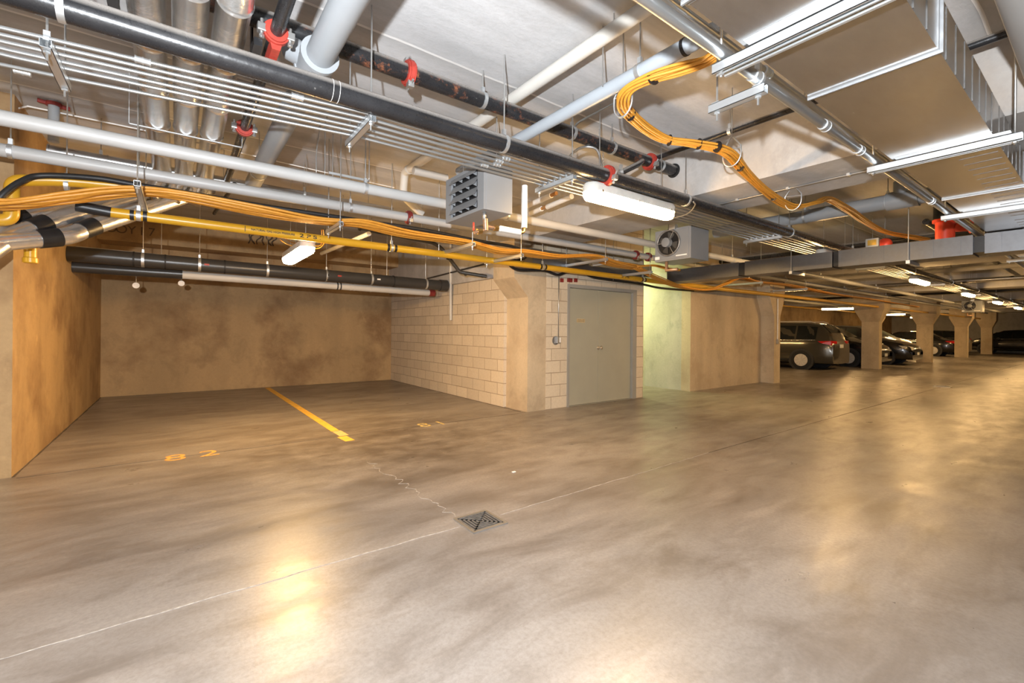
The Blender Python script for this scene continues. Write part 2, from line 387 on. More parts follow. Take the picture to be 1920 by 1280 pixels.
# door
dr = thing('door_1', 'olive grey steel double door with a small sign', 'door', ((DX0+DX1)/2, YD+.05, 0)); dr['kind'] = 'structure'
finish('door_frame', BX((DX0, YD-.02, 0), (DX0+.045, YD+.14, DZ), (DX1-.11, YD-.02, 0), (DX1, YD+.14, DZ), (DX0+.045, YD-.02, DZ-.06), (DX1-.11, YD+.14, DZ)), M['frame'], dr)
dm = W(1121, 640, Y=YD+.03).x
for a, b in ((DX0+.048, dm-.002), (dm+.002, DX1-.113)):
    finish('door_leaf', BX((a, YD+.03, .012), (b, YD+.075, DZ-.063), bevel=.003), M['door'], dr)
hp = W(1126, 652, Y=YD+.0)
bm = bmesh.new(); ring(bm, hp+Vector((-.03, .024, 0)), (0, 1, 0), .012, .034, .012); tube(bm, [hp+Vector((-.03, .03, 0)), hp+Vector((-.03, -.03, 0))], .012); tube(bm, [hp+Vector((-.03, -.03, 0)), hp+Vector((-.03, -.045, 0)), hp+Vector((-.03, -.06, 0))], [.02, .03, .022], 16)
finish('door_knob', bm, M['chrome'], dr, True)
bm = bmesh.new(); ring(bm, hp+Vector((.05, .024, .012)), (0, 1, 0), .01, .026, .014); finish('lock_cylinder', bm, M['chrome'], dr, True)
sp = W(1089, 601, Y=YD+.028)
sg = finish('sign_plate', BX((sp.x-.10, YD+.026, sp.z-.032), (sp.x+.10, YD+.030, sp.z+.032)), M['sign'], dr)
mt = Matrix.Translation((sp.x, YD+.0255, sp.z+.012)) @ Matrix.Rotation(PI/2, 4, 'X')
text_mesh('MECHANICAL ROOM', .017, mt, 'sign_text', M['ink'], sg)
mt = Matrix.Translation((sp.x, YD+.0255, sp.z-.014)) @ Matrix.Rotation(PI/2, 4, 'X')
text_mesh('AUTHORIZED PERSONNEL', .014, mt, 'sign_text', M['ink'], sg)
finish('threshold', BX((DX0+.045, YD-.03, .0005), (DX1-.11, YD+.09, .010)), M['rod'], dr)

# ------------------------------------------------------------------ columns
def column(x0, y0, label, w_=.34, d_=.52, four=True, fl=.20, zt=2.73, h0=1.72, fh=.48):
    c = thing('concrete_column', label, 'column', (x0+w_/2, y0+d_/2, 0), 'flared concrete columns along the aisle')
    x1, y1 = x0+w_, y0+d_; bm = bmesh.new()
    box(bm, (x0, y0, 0), (x1, y1, h0)); finish('shaft', bm, M['col'], c)
    fy = fl if four else 0
    bm = bmesh.new(); q = []
    for (z, e, f) in ((h0, 0, 0), (h0+fh, fl, fy), (zt, fl, fy)):
        q.append([bm.verts.new(p) for p in ((x0-e, y0-f, z), (x1+e, y0-f, z), (x1+e, y1+f, z), (x0-e, y1+f, z))])
    for i in range(2):
        for j in range(4): bm.faces.new((q[i][j], q[i][(j+1) % 4], q[i+1][(j+1) % 4], q[i+1][j]))
    bm.faces.new(q[0][::-1]); bm.faces.new(q[2]); finish('flared_capital', bm, M['col'], c)
    return c
column(4.48, YD+.005-.0, 'nearest concrete column with a slanted haunch, at the corner of the block wall', .38, .575, False, .28, 2.73, 1.83, .30)
column(12.25, 5.28, 'concrete column at the end of the tan wall, left of the dark SUV', .34, .5, False, .25)
column(20.4, 5.22, 'flared concrete column standing in front of the black van')
column(27.45, 5.12, 'flared concrete column right of the black car bonnet')
column(35.35, 5.1, 'flared concrete column between the two halves of the far dark car')
column(42.6, 5.0, 'farthest flared concrete column before the pale end wall')
column(33.5, 8.6, 'slim concrete column deep in the far bays', .3, .3)

# ------------------------------------------------------------------ floor marks and drain
strip((1.62, 5.95, 0), (1.585, 11.1, 0), .10, M['yline'], 'parking_line'); tag(bpy.data.objects['parking_line'], 'long faded yellow paint line between bays 82 and 81', 'parking line')
o = strip((1.62, 5.33, 0), (1.60, 5.60, 0), .11, M['yline'], 'parking_line'); tag(o, 'short yellow paint piece at the near end of the line', 'parking line')
o = strip((1.64, 5.62, 0), (1.63, 5.93, 0), .11, simple('worn_yellow_paint', (.62, .40, .16), .6, 0, .3, 20), 'parking_line'); tag(o, 'paler worn yellow piece in the middle of the line', 'parking line')
def num(txt, x, y, sx, lab, m):
    r = thing('stall_number', lab, 'painted number', (x, y, 0))
    for k, ch in enumerate(txt):
        mt = Matrix.Translation((x+(k-.5)*.245*sx, y, .0015)) @ Matrix.Diagonal((sx, 1, 1, 1))
        text_mesh(ch, .34, mt, 'painted_digit', m, r)
p = W(361, 854, Z=0); num('82', p.x, p.y, 1.15, 'stencilled orange 82 painted on the floor of the left bay', M['oline'])
p = W(811, 795, Z=0); num('81', p.x, p.y, 1.0, 'faded yellow 81 painted on the floor of the right bay', simple('faded_yellow', (.5, .38, .15), .6, 0, .4, 25))
def drain(cx, cy, s, lab):
    d = thing('floor_drain', lab, 'drain', (cx, cy, 0)); h = s/2
    finish('drain_frame', BX((cx-h, cy-h, .0005), (cx+h, cy-h+.02, .008), (cx-h, cy+h-.02, .0005), (cx+h, cy+h, .008), (cx-h, cy-h+.02, .0005), (cx-h+.02, cy+h-.02, .008), (cx+h-.02, cy-h+.02, .0005), (cx+h, cy+h-.02, .008)), M['rod'], d)
    bm = bmesh.new(); k = h-.024
    for q in range(4):   # concentric slots in four quarters
        for j in range(1, 6):
            e = k*j/5.2
            a, b = {0: ((-e, -e), (e, -e)), 1: ((e, -e), (e, e)), 2: ((-e, e), (e, e)), 3: ((-e, -e), (-e, e))}[q]
            box(bm, (cx+min(a[0], b[0])-.005, cy+min(a[1], b[1])-.005, .003), (cx+max(a[0], b[0])+.005, cy+max(a[1], b[1])+.005, .007))
    finish('grate', bm, M['iron'], d)
    finish('drain_pit', BX((cx-h+.021, cy-h+.021, .0004), (cx+h-.021, cy+h-.021, .002)), M['ink'], d)
drain(1.66, 2.585, .27, 'square slotted cast iron drain grate in the foreground floor')
drain(15.2, 2.62, .3, 'small dark drain grate far down the aisle')
o = finish('paper_scrap', BX(W(963, 885, Z=0)+Vector((-.015, -.01, .0005)), W(963, 885, Z=0)+Vector((.02, .012, .006))), M['label']); tag(o, 'tiny white scrap of litter on the floor above the drain', 'litter')

# ------------------------------------------------------------------ lamps
def lamp(cx, cy, cz, axis, L, label, group='row of sealed strip lamps', wid=.16, m='lens', hang=True):
    t = thing('strip_lamp', label, 'lamp', (cx, cy, cz), group)
    def P(a, b, z): return Vector((cx+a, cy+b, cz+z)) if axis == 'x' else Vector((cx+b, cy+a, cz+z))
    def stadium(h, wd, z):
        out = []; r = wd/2
        for k in range(9): a = -PI/2+PI*k/8; out.append(P(h/2-r+r*math.cos(a), r*math.sin(a), z))
        for k in range(9): a = PI/2+PI*k/8; out.append(P(-h/2+r+r*math.cos(a), r*math.sin(a), z))
        return out
    bm = bmesh.new(); prev = None
    for (L2, w2, z) in ((L, wid, .0), (L, wid, .05), (L-.03, wid-.03, .075)):
        q = [bm.verts.new(p) for p in stadium(L2, w2, z)]
        if prev:
            for j in range(18): bm.faces.new((prev[j], prev[(j+1) % 18], q[(j+1) % 18], q[j]))
        else: bm.faces.new(q)
        prev = q
    bm.faces.new(prev); finish('lamp_housing', bm, M['housing'], t, 'auto')
    bm = bmesh.new(); prev = None
    for (L2, w2, z) in ((L-.012, wid-.012, -.001), (L-.014, wid-.014, -.035), (L-.04, wid-.045, -.062), (L-.09, wid-.10, -.072)):
        q = [bm.verts.new(p) for p in stadium(L2, w2, z)]
        if prev:
            for j in range(18): bm.faces.new((prev[j], prev[(j+1) % 18], q[(j+1) % 18], q[j]))
        prev = q
    bm.faces.new(prev); finish('lens', bm, M[m], t, 'auto')
    for s in (-1, 1):
        for k in (-.4, 0, .4):
            bm = bmesh.new(); p, q = P(k*L-.008, s*(wid/2-.002)-.006, -.012), P(k*L+.008, s*(wid/2-.002)+.006, .012)
            box(bm, (min(p.x, q.x), min(p.y, q.y), p.z), (max(p.x, q.x), max(p.y, q.y), q.z)); finish('clip', bm, M['chrome'], t)
    if hang:
        for s in (-.36, .36):
            finish('hanger_rod', TB([P(s*L, 0, .07), P(s*L, 0, CZ-cz)], .004, 6), M['rod'], t)
    return t
lamp(3.42, 2.74, 2.502, 'x', 1.24, 'big glowing strip lamp hanging beneath the black pipe, nearest the camera', wid=.17)
for x, lb in [(8.45, 'glowing strip lamp just above the silver cross duct'), (13.6, 'third glowing strip lamp down the aisle'), (19.1, 'fourth glowing strip lamp down the aisle'), (24.5, 'fifth glowing strip lamp near the far heater'), (30.0, 'sixth small glowing lamp far down the aisle'), (36, 'seventh tiny glowing lamp far down the aisle')]:
    lamp(x, 2.74, 2.502, 'x', 1.24, lb)
lamp(1.16, 5.95, 2.21, 'y', 1.2, 'strip lamp glowing over the two empty bays', wid=.17, m='lens_bay')
lamp(23.9, 7.6, 2.42, 'y', 1.3, 'strip lamp glowing above the black van', 'lamps over the parked cars')
lamp(33.0, 7.9, 2.42, 'y', 1.3, 'strip lamp glowing between the second and third flared columns', 'lamps over the parked cars')
lamp(14.2, 8.6, 2.42, 'y', 1.3, 'unseen strip lamp added to light the bays around the dark SUV', 'lamps over the parked cars')  # added lamp, out of view, brightens the region behind the SUV
lamp(40.0, 7.9, 2.42, 'y', 1.3, 'strip lamp over the farthest dark car', 'lamps over the parked cars')
lamp(-4.1, 2.74, 2.502, 'x', 1.24, 'strip lamp over the aisle behind the photographer')
lamp(8.15, 7.6, 2.6, 'y', 1.2, 'greenish lamp inside the corridor behind the door wall', 'corridor lamp', m='lens3' if 'lens3' in M else 'lens2')

# ------------------------------------------------------------------ pipes
def rod(x, y, z0, parent, z1=CZ, r=.005):
    return finish('hanger_rod', TB([(x, y, z0), (x, y, z1)], r, 6), M['rod'], parent)
def clevis(c, ax, r, parent, name='pipe_clamp', m='strut', w_=.03):
    bm = bmesh.new(); c = Vector(c); ax = Vector(ax); ring(bm, c, ax, r-.002, r+.005, w_, 20)
    box(bm, c+Vector((-.012, -.012, r)), c+Vector((.012, .012, r+.045)))
    return finish(name, bm, M[m], parent, 'auto')
def coupling(c, ax, r, parent, m='red', up=0):
    """grooved coupling: two half shells with bolt lugs"""
    bm = bmesh.new(); c = Vector(c); ax = Vector(ax).normalized()
    ring(bm, c, ax, r+.001, r+.022, .055, 24); ring(bm, c, ax, r+.01, r+.030, .03, 24)
    side = ax.cross(Vector((0, 0, 1))).normalized(); side = (Matrix.Rotation(up, 3, ax) @ side)
    o = finish('coupling', bm, M[m], parent, 'auto')
    for s in (-1, 1):
        bm = bmesh.new(); q = c+side*s*(r+.035); zz = ax.cross(side).normalized()
        box(bm, q-Vector((.022, .022, .022)), q+Vector((.022, .022, .022)), .006)
        tube(bm, [q-zz*.05, q+zz*.05], .008, 8); tube(bm, [q+zz*.035, q+zz*.048], .014, 6)
        finish('coupling_bolt', bm, M['rod'], o)
    return o
def pipe(name, label, cat, pts, r, m, n=20, group=None, smooth=True):
    o = finish(name, TB(pts, r, n), M[m], None, 'auto'); return tag(o, label, cat, group)

# large black pipe over the lamps
YA, ZA, RA = 2.66, 2.645, .059
A = pipe('black_pipe', 'long glossy black steel pipe running over the nearest lamp', 'pipe', [(-2.4, YA, ZA), (40, YA, ZA)], RA, 'black', 28)
def onX(px, py, Y): return W(px, py, Y=Y).x
for px, py in [(116, 5), (945, 255), (1285, 400), (1480, 440)]:
    x = onX(px, py, YA); clevis((x, YA, ZA), (1, 0, 0), RA, A, 'pipe_strap', 'strut', .028); rod(x, YA, ZA+RA, A)
for k in range(8):
    x = 9+3.6*k; clevis((x, YA, ZA), (1, 0, 0), RA, A, 'pipe_strap'); rod(x, YA, ZA+RA, A)
xa = onX(1138, 345, YA); coupling((xa, YA, ZA), (1, 0, 0), RA, A, 'red', .4)
# thin black strip (weld lines) on the big pipe
for px, py in [(621, 160), (633, 163)]:
    x = onX(px, py, YA); bm = bmesh.new(); ring(bm, (x, YA+.0, ZA), (1, 0, 0), RA-.004, RA+.0015, .004, 28); finish('pipe_marking', bm, M['label'], A)
# rusty black pipe near the slab, ends in the beam sleeve
ZB, RB = 3.06, .056
pb0, pb1 = W(455, 42, Z=ZB), W(1266, 318, X=4.352)
BY = (W(700, 118, Z=ZB).y+W(1266, 318, Z=ZB).y)/2
B = pipe('rusty_black_pipe', 'rust-speckled black pipe with red couplings, ending in a hole of the beam', 'pipe', [(.1, BY, ZB), (4.5, BY, ZB)], RB, 'rusty', 26)
bm = bmesh.new(); ring(bm, (4.347, BY, ZB), (1, 0, 0), RB, RB+.02, .01, 26); finish('wall_sleeve', bm, M['ink'], B)
for px, py, up in [(757, 148, 1.3), (1222, 302, .5)]:
    x = W(px, py, Z=ZB).x; y = BY; coupling((x, y, ZB), (1, 0, 0), RB, B, 'red', up)
for px, py in [(903, 190), (1072, 250), (1165, 270), (1255, 305)]:
    x = W(px, py, Z=ZB).x; y = BY; clevis((x, y, ZB), (1, 0, 0), RB, B, 'pipe_strap'); rod(x, y, ZB+RB, B)
# small sprinkler lines branching from it
o = pipe('sprinkler_branch', 'thin black branch pipe leaving the rusty pipe, above the duct', 'pipe', [(3.97, BY-.05, 3.10), (3.97, .05, 3.10)], .026, 'black', 12)
for y in (2.1, 1.5): clevis((3.97, y, 3.10), (0, 1, 0), .026, o, 'pipe_strap'); rod(3.97, y, 3.15, o)
o = pipe('sprinkler_branch', 'short black branch pipe between the two black pipes over the lamp', 'pipe', [W(1152, 330, Z=2.74), W(1196, 308, Z=2.9), W(1204, 302, Z=3.0)], .026, 'black', 12)
clevis(W(1164, 323, Z=2.78), (.8, -.5, .3), .026, o, 'pipe_strap')
# white jacketed pair
def jacket(name, label, Y0, Z, px_rods, m='white'):
    o = pipe(name, label, 'pipe', [(-2.2, Y0, Z), (14, Y0, Z), (40, Y0, Z)], .049, m, 24)
    for px, py in px_rods:
        x = onX(px, py, Y0); clevis((x, Y0, Z), (1, 0, 0), .049, o, 'pipe_clamp'); rod(x, Y0, Z+.05, o)
    for k in range(7):
        x = 8+4*k; clevis((x, Y0, Z), (1, 0, 0), .049, o, 'pipe_clamp'); rod(x, Y0, Z+.05, o)
    return o
WU = jacket('white_pipe', 'upper white jacketed pipe crossing the whole bay', 4.17, 2.60, [(685, 345), (950, 405)])
WL = jacket('white_pipe', 'lower white jacketed pipe just above the orange cables', 4.93, 2.60, [(20, 270), (657, 375)])
for px in (766, 1192):
    x = onX(px, 408 if px < 800 else 480, 4.93); coupling((x, 4.93, 2.6), (1, 0, 0), .047, WL, 'darkred', .6)
x = onX(1215, 485, 4.93); coupling((x, 4.93, 2.6), (1, 0, 0), .047, WL, 'darkred', .6)
# conduits
lbls = ['first steel conduit of the bundle, nearest the camera', 'second steel conduit of the bundle beside the black pipe', 'third steel conduit of the bundle', 'fourth steel conduit of the bundle', 'fifth steel conduit of the bundle', 'sixth steel conduit of the bundle, farthest from the camera']
ys0 = [2.243, 2.30, 2.36, 2.41, 2.46, 2.51]
conds = []
for i, lb in enumerate(lbls):
    z = 2.62 - (0 if i < 3 else .004)
    y0 = 1.32*(2.243+.052*i); y1 = 1.32*(2.082+.056*i)
    pts = [(-2, y0+.03, z), (-.65, y0, z), (.95, y1, z), (8, y1+.02, z), (40, y1+.02, z)]
    if i == 5: pts = [(-2, y0+.12, z+.01), (-.85, y0+.10, z+.01), (-.55, y0+.04, z), (-.30, y0, z), (.95, y1, z), (8, y1+.02, z), (40, y1+.02, z)]
    o = pipe('steel_conduit', lb, 'conduit', pts, .0105, 'conduit', 10, 'six parallel steel conduits'); conds.append((o, y0, y1))
def cy(i, x): y0, y1 = conds[i][1:]; return y0+(y1-y0)*(x+.65)/1.6 if x < .95 else y1+.0
for i, px, py in [(0, 270, 130), (0, 548, 200), (1, 920, 312), (2, 905, 318), (3, 905, 322), (4, 885, 322), (5, 30, 115)]:
    x = W(px, py, Z=2.62).x; bm = bmesh.new(); yy = cy(i, x)+(.10 if i == 5 else 0)
    ring(bm, (x, yy, 2.62), (1, 0, 0), .011, .0155, .06, 12)
    for s in (-.028, 0, .028): ring(bm, (x+s, yy, 2.62), (1, 0, 0), .011, .018, .008, 12)
    finish('conduit_fitting', bm, M['strut'], conds[i][0], 'auto')
def trapeze(x, ya, yb, z, label, rods=True, conds_=False, name='strut_trapeze', group='strut trapezes', dz=.041):
    t = thing(name, label, 'strut', (x, (ya+yb)/2, z), group)
    bm = bmesh.new(); h = .0205   # U-shaped channel, open side up
    for a, b in (((-h, 0), (h, .0025)), ((-h, 0), (-h+.0025, dz)), ((h-.0025, 0), (h, dz)), ((-h, dz-.0025), (-h+.010, dz)), ((h-.010, dz-.0025), (h, dz))):
        box(bm, (x+a[0], ya, z+a[1]), (x+b[0], yb, z+b[1]))
    finish('channel', bm, M['strut'], t)
    for y in (ya+.035, yb-.035):
        if rods: rod(x, y, z-.045, t)
        bm = bmesh.new(); ring(bm, (x, y, z-.008), (0, 0, 1), .005, .014, .012, 6); finish('nut', bm, M['strut'], t); finish('square_washer', BX((x-.019, y-.019, z+dz), (x+.019, y+.019, z+dz+.005)), M['strut'], t)
    return t
for px, py, lb in [(105, 110, 'left strut carrying the steel conduits under the black pipe'), (668, 245, 'strut carrying the steel conduits in the middle of the bay'), (1010, 350, 'strut carrying the conduits left of the big lamp'), (1425, 445, 'strut carrying the conduits right of the fan heater')]:
    x = W(px, py, Z=2.62).x; a = cy(0, x)-.03; b = cy(5, x)+.10
    t = trapeze(x, a, b, 2.565, lb)
    for i in range(6):
        bm = bmesh.new(); y = cy(i, x); ring(bm, (x, y, 2.62), (1, 0, 0), .011, .014, .022, 12); box(bm, (x-.012, y-.004, 2.63), (x+.012, y+.004, 2.655)); finish('conduit_strap', bm, M['strut'], t, 'auto')
for k in range(5):
    x = 11+5*k; trapeze(x, cy(0, x)-.02, cy(5, x)+.08, 2.565, ['far strut under the conduits before the third lamp', 'far strut under the conduits past the third lamp', 'far strut under the conduits past the fourth lamp', 'far strut under the conduits near the far heater', 'last strut under the conduits far down the aisle'][k])

# yellow gas pipe
YG, ZG, RG = 5.22, 2.265, .043
def gz(x):
    a, b = W(265, 405, Y=YG), W(1235, 528, Y=YG); return a.z+(b.z-a.z)*(x-a.x)/(b.x-a.x)
gx0, gx1 = W(205, 398, Y=YG).x, W(1235, 528, Y=YG).x
G = pipe('gas_pipe', 'yellow natural gas pipe crossing the bays with black lettering', 'pipe', [(gx0, YG, gz(gx0)), (gx1, YG, gz(gx1)), (16, YG, gz(gx1)+.01), (40, YG, gz(gx1)+.02)], RG, 'gas', 24)
def gasat(px, py): return W(px, py, Y=YG)
for px, py in [(260, 403), (734, 463), (1017, 497), (1205, 526)]:
    p = gasat(px, py); z = gz(p.x)
    bm = bmesh.new(); ring(bm, (p.x-.045, YG, z), (1, 0, 0), RG-.001, RG+.0025, .03, 24); finish('tape_band', bm, M['tape'], G)
    bm = bmesh.new(); ring(bm, (p.x+.045, YG, z), (1, 0, 0), RG-.001, RG+.0025, .03, 24); finish('tape_band', bm, M['tape'], G)
    clevis((p.x, YG, z), (1, 0, 0), RG, G, 'pipe_clamp', 'strut', .035); rod(p.x, YG, z+RG, G)
bm = bmesh.new(); p = gasat(208, 398); tube(bm, [p+Vector((-.22, 0, .02)), p+Vector((.002, 0, 0))], RG+.003, 20); finish('black_pipe_end', bm, M['tape'], G)
def gastext(txt, px0, px1, py, size, name, dv=0.0):
    a = gasat(px0, py); b = gasat(px1, py); xm = (a.x+b.x)/2; z = gz(xm)
    cu = bpy.data.curves.new('t', 'FONT'); cu.body = txt; cu.size = 1; to = bpy.data.objects.new('t', cu); C.objects.link(to); bpy.context.view_layer.update(); wd = to.dimensions.x; bpy.data.objects.remove(to); bpy.data.curves.remove(cu)
    sx = (b.x-a.x)/wd/size
    sl = math.atan2(gz(1)-gz(0), 1)
    mt = Matrix.Translation((xm, YG-RG-.0006, z)) @ Matrix.Rotation(-sl, 4, 'Y') @ Matrix.Rotation(PI/2, 4, 'X') @ Matrix.Diagonal((sx, 1, 1, 1))
    # wrap about the pipe
    cu = None
    return text_mesh(txt, size, mt @ Matrix.Rotation(dv, 4, 'X') if False else mt, name, M['ink'], G, RG+.001, .0008, 1.0, .025)
lb_ = BX(gasat(458, 430)+Vector((0, -.0435, -.028)), gasat(459, 430)+Vector((.001, -.0425, .028)))
finish('label_edge', lb_, M['ink'], G)
gastext('NATURAL GAS HIGH PRESSURE', 470, 551, 438, .030, 'pipe_lettering'); gastext('2 P S I', 561, 600, 447, .052, 'pipe_lettering'); gastext('2 PSI', 1162, 1178, 516, .050, 'pipe_lettering')
# yellow elbow and stub at the left wall
o = pipe('gas_pipe', 'yellow gas pipe turning down in a loop at the left wall', 'pipe', fillet([W(250, 351, Y=5.1), W(120, 338, Y=5.1), W(22, 338, Y=5.05), W(22, 372, Y=5.05), W(22, 412, Y=5.05), W(-20, 412, Y=5.05)], .16, 6), .045, 'gas', 20)
p = W(125, 346, Y=5.1); clevis(p, (1, 0, 0), .045, o, 'pipe_clamp'); rod(p.x, p.y, p.z+.04, o)
p = W(57, 455, Y=5.45); q = W(57, 488, Y=5.45); bm = bmesh.new(); tube(bm, [p+Vector((0, 0, .12)), q+Vector((0, 0, .003))], .040, 20); tube(bm, [q+Vector((0, 0, .025)), q+Vector((0, 0, .018)), q-Vector((0, 0, .018)), q-Vector((0, 0, .024))], [.041, .049, .049, .042], 20)
o = finish('gas_pipe_stub', bm, M['gas'], None, 'auto'); tag(o, 'short capped yellow pipe stub hanging at the left wall', 'pipe')

# orange cables
def bundle(label, pts, n, rad, thick, name='cable_bundle', group=None, wide=(0, 1, 0), r=.0095, loc=None):
    c = [Vector(p) for p in curve(pts, 10)]
    t = thing(name, label, 'cables', c[0], group); rnd = random.Random(len(pts)*7+n)
    cols = max(1, int(math.ceil(n/2)))
    for i in range(n):
        row, k = divmod(i, cols)
        u = (k-(cols-1)/2)/max(1, (cols-1)/2)*rad; v = (row-.5)*thick
        ph = rnd.random()*6
        out = []
        for j, p in enumerate(c):
            a = c[max(0, j-1)]; b = c[min(len(c)-1, j+1)]; tg = (b-a).normalized(); up = Vector((0, 0, 1)); sd = tg.cross(up).normalized() if abs(tg.z) < .95 else Vector((0, 1, 0)); u2 = sd.cross(tg)
            w1 = 1+.12*math.sin(j*.25+ph); out.append(p+sd*u*w1+u2*(v+.006*math.sin(j*.18+ph)))
        finish('cable', TB(out, r, 8), M['orange'], t, True)
    return t
YO = 4.78
mainp = [W(x, y, Y=YO) for x, y in [(-60, 378), (0, 382), (60, 380), (130, 371), (200, 361), (265, 359), (340, 367), (480, 394), (560, 408), (625, 416), (680, 420), (760, 437), (865, 453), (930, 470)]]
mainp += [W(980, 473, Y=YO), W(1040, 481, Y=YO), W(1108, 480, Y=YO), W(1150, 494, Y=YO+.1), W(1195, 502, Y=YO+.2)]
mb = bundle('thick bundle of orange cables sagging across the bays', mainp, 18, .105, .022, r=.0125)
bundle('orange cables fanning down to the right beside the fan heater', [W(1195, 502, Y=YO+.1), W(1230, 520, Y=5.0), W(1270, 536, Y=5.05), W(1310, 543, Y=5.0), W(1335, 541, Y=4.95), W(1360, 532, Y=4.8), W(1388, 521, Y=4.7), W(1420, 528, Y=4.7), W(1480, 535, Y=4.8), W(1560, 551, Y=4.9), W(1640, 562, Y=4.9), W(1720, 575, Y=4.9)], 8, .06, .02)
bundle('thin orange cables joining from the fan heater', [W(1195, 500, Y=YO), W(1225, 498, Y=4.7), W(1250, 503, Y=4.6), W(1275, 506, Y=4.5)], 4, .02, .015)
bundle('orange cables looping below the ceiling with black ties', [W(1352, 92, Z=2.80), W(1325, 113, Z=2.82), W(1280, 128, Z=2.83), W(1220, 147, Z=2.83), W(1180, 168, Z=2.82), W(1168, 190, Z=2.80), W(1180, 212, Z=2.80), W(1215, 245, Z=2.80), W(1250, 262, Z=2.80), W(1300, 268, Z=2.79), W(1362, 285, Z=2.75), W(1400, 325, Z=2.69), W(1435, 357, Z=2.65), W(1470, 381, Z=2.61), W(1495, 388, Z=2.60), W(1530, 380, Z=2.68), W(1553, 372, Z=2.8), W(1590, 393, Z=2.78), W(1620, 414, Z=2.76), W(1660, 434, Z=2.74), W(1710, 444, Z=2.74), W(1740, 450, Z=2.74)], 8, .032, .02)
lp = bpy.data.objects['cable_bundle.003'] if 'cable_bundle.003' in bpy.data.objects else None
for px, py, z, ax in [(1225, 146, 2.83, (.3, .9, 0)), (1183, 215, 2.80, (1, -.1, 0)), (1255, 263, 2.8, (1, -.5, 0)), (1310, 270, 2.785, (1, -.4, 0)), (1388, 312, 2.71, (1, -.3, 0)), (1450, 368, 2.635, (1, -.2, 0)), (1345, 275, 2.76, (1, -.2, 0))]:
    c0 = W(px, py, Z=z); bm = bmesh.new(); ring(bm, c0, ax, .038, .043, .006, 16); finish('cable_tie', bm, M['tape'], lp)
def cring(px, py, z, label, R=.075):
    c0 = W(px, py, Z=z); t = thing('cable_ring', label, 'hanger', c0, 'bridle rings of the orange cables')
    pts = [c0+Vector((0, R*math.cos(a), R*1.25*math.sin(a))) for a in [PI*k/12 - PI for k in range(0, 13)]]
    pts = [c0+Vector((0, -R, R*.7)), c0+Vector((0, -R, 0))]+pts[1:-1]+[c0+Vector((0, R, 0)), c0+Vector((0, R, R*.7))]
    pts = [c0+Vector((0, -.01, R*1.9))]+pts+[c0+Vector((0, .01, R*1.9))]
    finish('ring', TB(pts, .006, 8), M['strut'], t, True)
    finish('cross_bar', TB([c0+Vector((0, -R, R*.5)), c0+Vector((0, R, R*.7))], .004, 6), M['strut'], t)
    rod(c0.x, c0.y, c0.z+R*1.85, t); return t
cring(1168, 192, 2.80, 'ring hanger at the sharp bend of the looping orange cables'); cring(1372, 290, 2.745, 'ring hanger in front of the streaked beam'); cring(1487, 376, 2.62, 'ring hanger at the lowest sag of the looping cables')
for px, py, ya, yb, lb in [(265, 366, 4.3, 5.42, 'strut under the orange cables at the left'), (625, 424, 4.5, 5.0, 'strut under the orange cables by the 2 PSI lettering'), (866, 460, 4.5, 5.42, 'strut under the orange cables below the louvred heater'), (960, 479, 4.55, 5.42, 'strut under the orange cables above the concrete haunch'), (1112, 487, 4.5, 5.4, 'strut under the orange cables above the door'), (1205, 509, 4.6, 5.45, 'strut under the orange cables left of the fan heater'), (1395, 530, 4.4, 5.3, 'strut under the orange cables below the cross duct'), (1490, 541, 4.5, 5.3, 'strut under the orange cables left of the parked SUV')]:
    p = W(px, py, Y=YO); t = trapeze(p.x, ya, yb, p.z-.045, lb)

# black hose with the cables
YH = 4.98
pipe('black_hose', 'thick black cable sagging behind the orange bundle', 'cable', curve([W(-10, 385, Y=4.9), W(8, 362, Y=4.9), W(40, 340, Y=4.95), W(80, 329, Y=5.0), W(180, 334, Y=YH), W(260, 347, Y=YH), W(400, 370, Y=YH), W(480, 384, Y=YH), W(600, 402, Y=YH), W(680, 414, Y=YH), W(800, 432, Y=YH), W(900, 452, Y=YH+.05), W(960, 462, Y=YH+.1), W(982, 472, Y=5.15), W(985, 482, Y=5.2), W(970, 488, Y=5.3), W(955, 487, Y=5.35), W(957, 498, Y=5.4), W(975, 506, Y=5.45), W(1020, 507, Y=5.5), W(1045, 515, Y=5.5), W(1062, 510, Y=5.5), W(1085, 505, Y=5.5), W(1108, 518, Y=5.5), W(1140, 524, Y=5.5), W(1200, 532, Y=5.5), W(1240, 540, Y=5.5), W(1300, 545, Y=5.5)], 6), .022, 'blackrub', 12)

# ------------------------------------------------------------------ pipes that run towards the back wall
def yrun(name, label, cat, pa, pb, Z, r, m, n=20, ya=None, yb=None):
    a, b = W(*pa, Z=Z), W(*pb, Z=Z); x = (a.x+b.x)/2
    a = Vector((x, a.y if ya is None else ya, Z)); b = Vector((x, b.y if yb is None else yb, Z))
    return pipe(name, label, cat, [a, b], r, m, n), a, b
